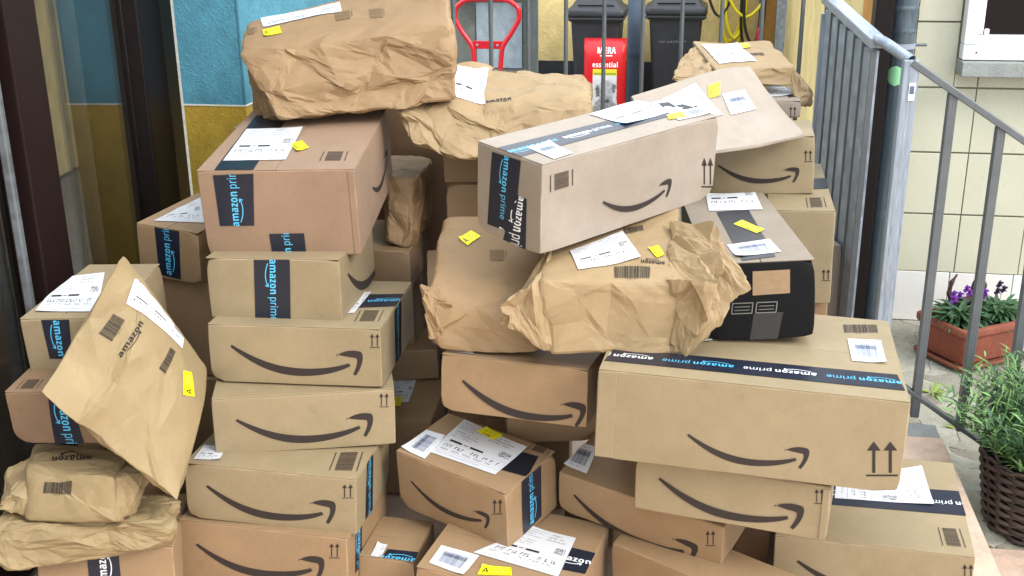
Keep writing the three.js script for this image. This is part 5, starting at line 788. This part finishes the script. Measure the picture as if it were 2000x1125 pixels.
{ // wicker basket with lavender
  const P = V3(1.365, 0.0, -2.545), g = group('wicker_basket', 'dark woven wicker basket on the lower floor at the right edge', 'basket'); g.position.copy(P);
  const R0 = 0.135, R1 = 0.165, Hh = 0.2, rows = 16, st = 22, r = rng(71);
  mesh('liner', new THREE.LatheGeometry([[0.0, 0.004], [R0 - 0.012, 0.004], [R1 - 0.014, Hh - 0.02]].map(p => new THREE.Vector2(...p)), 40), M.soil, g);
  for (let j = 0; j < rows; j++) { const y = 0.008 + j * Hh / rows, R = R0 + (R1 - R0) * j / rows, pts = []; for (let i = 0; i < 132; i++) { const a = i / 132 * TAU, w = Math.sin(a * st / 2 + (j % 2) * Math.PI) * 0.006; pts.push(V3(Math.cos(a) * (R + w), y + 0.0015 * noise(i * 0.3, j, 1), Math.sin(a) * (R + w))); } mesh('strand', new THREE.TubeGeometry(new THREE.CatmullRomCurve3(pts, true), 200, 0.0062, 6, true), M.wicker[Math.floor(r() * 3)], g); }
  for (let i = 0; i < st; i++) { const a = i / st * TAU; const c = new THREE.CatmullRomCurve3([V3(Math.cos(a) * R0, 0, Math.sin(a) * R0), V3(Math.cos(a) * R1, Hh, Math.sin(a) * R1), V3(Math.cos(a + 0.15) * (R1 + 0.006), Hh + 0.008, Math.sin(a + 0.15) * (R1 + 0.006)), V3(Math.cos(a + 0.3) * (R1 + 0.004), Hh - 0.004, Math.sin(a + 0.3) * (R1 + 0.004))]); mesh('stake', new THREE.TubeGeometry(c, 14, 0.0045, 6), M.wicker[i % 3], g); }
  mesh('soil', new THREE.CylinderGeometry(R1 - 0.016, R1 - 0.02, 0.01, 30), M.soil, g).position.y = Hh - 0.03;
  const hd = new THREE.CatmullRomCurve3([V3(-0.15, 0.19, 0.05), V3(-0.165, 0.26, 0.0), V3(-0.15, 0.32, -0.06), V3(-0.12, 0.3, -0.1), V3(-0.11, 0.19, -0.12)]); mesh('handle', new THREE.TubeGeometry(hd, 24, 0.005, 8), M.wicker[0], g);
  const pl = group('lavender_bush', 'green lavender bush growing out of the wicker basket', 'plant'); pl.position.copy(P).add(V3(0, Hh - 0.03, 0));
  const low = [], up = [], fl = [];
  for (let k = 0; k < 460; k++) {                             // stems with narrow leaves in whorls
    const a = r() * TAU, lean = Math.sqrt(r()), len = 0.13 + r() * 0.16, d = V3(Math.cos(a) * lean * 0.95, 0.75 + r() * 0.6, Math.sin(a) * lean * 1.1).normalize(), b = V3(Math.cos(a) * lean * 0.10, 0, Math.sin(a) * lean * 0.10);
    const tgt = r() < 0.55 ? low : up; tgt.push(leafGeo(b, d, len, 0.003, 0.1, 0));
    for (let q = 0; q < 13; q++) { const t = 0.15 + 0.85 * q / 12, c = b.clone().addScaledVector(d, t * len), e = r() * TAU; c.y -= 0.02 * t * t * lean; tgt.push(leafGeo(c, V3(Math.cos(e) * 0.8 + d.x * 0.7, d.y * 0.9, Math.sin(e) * 0.8 + d.z * 0.7), 0.022 + r() * 0.026, 0.006, 0.2, r() - 0.5)); }
  }
  for (let k = 0; k < 70; k++) { const a = r() * TAU, lean = r(), d = V3(Math.cos(a) * lean * 0.5, 1, Math.sin(a) * lean * 0.5).normalize(), b = V3(Math.cos(a) * 0.09 * lean, 0.1, Math.sin(a) * 0.09 * lean), len = 0.12 + r() * 0.1; up.push(leafGeo(b, d, len, 0.0025, 0.06, 0)); for (let q = 0; q < 6; q++) { const e = r() * TAU; up.push(leafGeo(b.clone().addScaledVector(d, len * (0.4 + 0.1 * q)), V3(Math.cos(e), 1.4, Math.sin(e)), 0.02, 0.003, 0.2, 0)); } }
  mesh('foliage', blades(low), M.lavDark, pl); mesh('young_shoots', blades(up), M.lav, pl);
  for (let k = 0; k < 5; k++) { const c = V3(-0.02 + r() * 0.09, 0.19 + r() * 0.05, 0.02 + r() * 0.08), L = []; for (let q = 0; q < 26; q++) { const e = r() * TAU; L.push(leafGeo(c.clone().add(V3(0, (r() - 0.5) * 0.03, 0)), V3(Math.cos(e), r() - 0.2, Math.sin(e)), 0.012, 0.007, 0.2, r())); } mesh('flower_head', blades(L), M.violet, pl); }
}
[[0.80, -3.55, 'yellow-green weed in the paving joint left of the stair posts', 1], [0.875, -3.44, 'yellow-green weed in the paving between two stair posts', 0.8], [1.06, -3.42, 'pale weed in the paving joint in front of the trough', 0.9], [0.83, -3.28, 'thin weed along a paving joint near the railing foot', 0.7]].forEach(([s, t, label, k], i) => {
  const r = rng(200 + i), L = []; for (let q = 0; q < 26; q++) { const a = r() * TAU, e = 0.3 + r(); L.push(leafGeo(V3(0, 0, 0), V3(Math.cos(a), e, Math.sin(a)), (0.03 + r() * 0.05) * k, 0.009 * k, 0.4, r() - 0.5)); }
  const m = mesh('weed', blades(L), M.weed); m.position.copy(at(s, -0.012, t)); tag(m, label, 'weed', 'weeds in the paving');
});

renderer.setSize(1024, 576);
renderer.render(scene, camera);
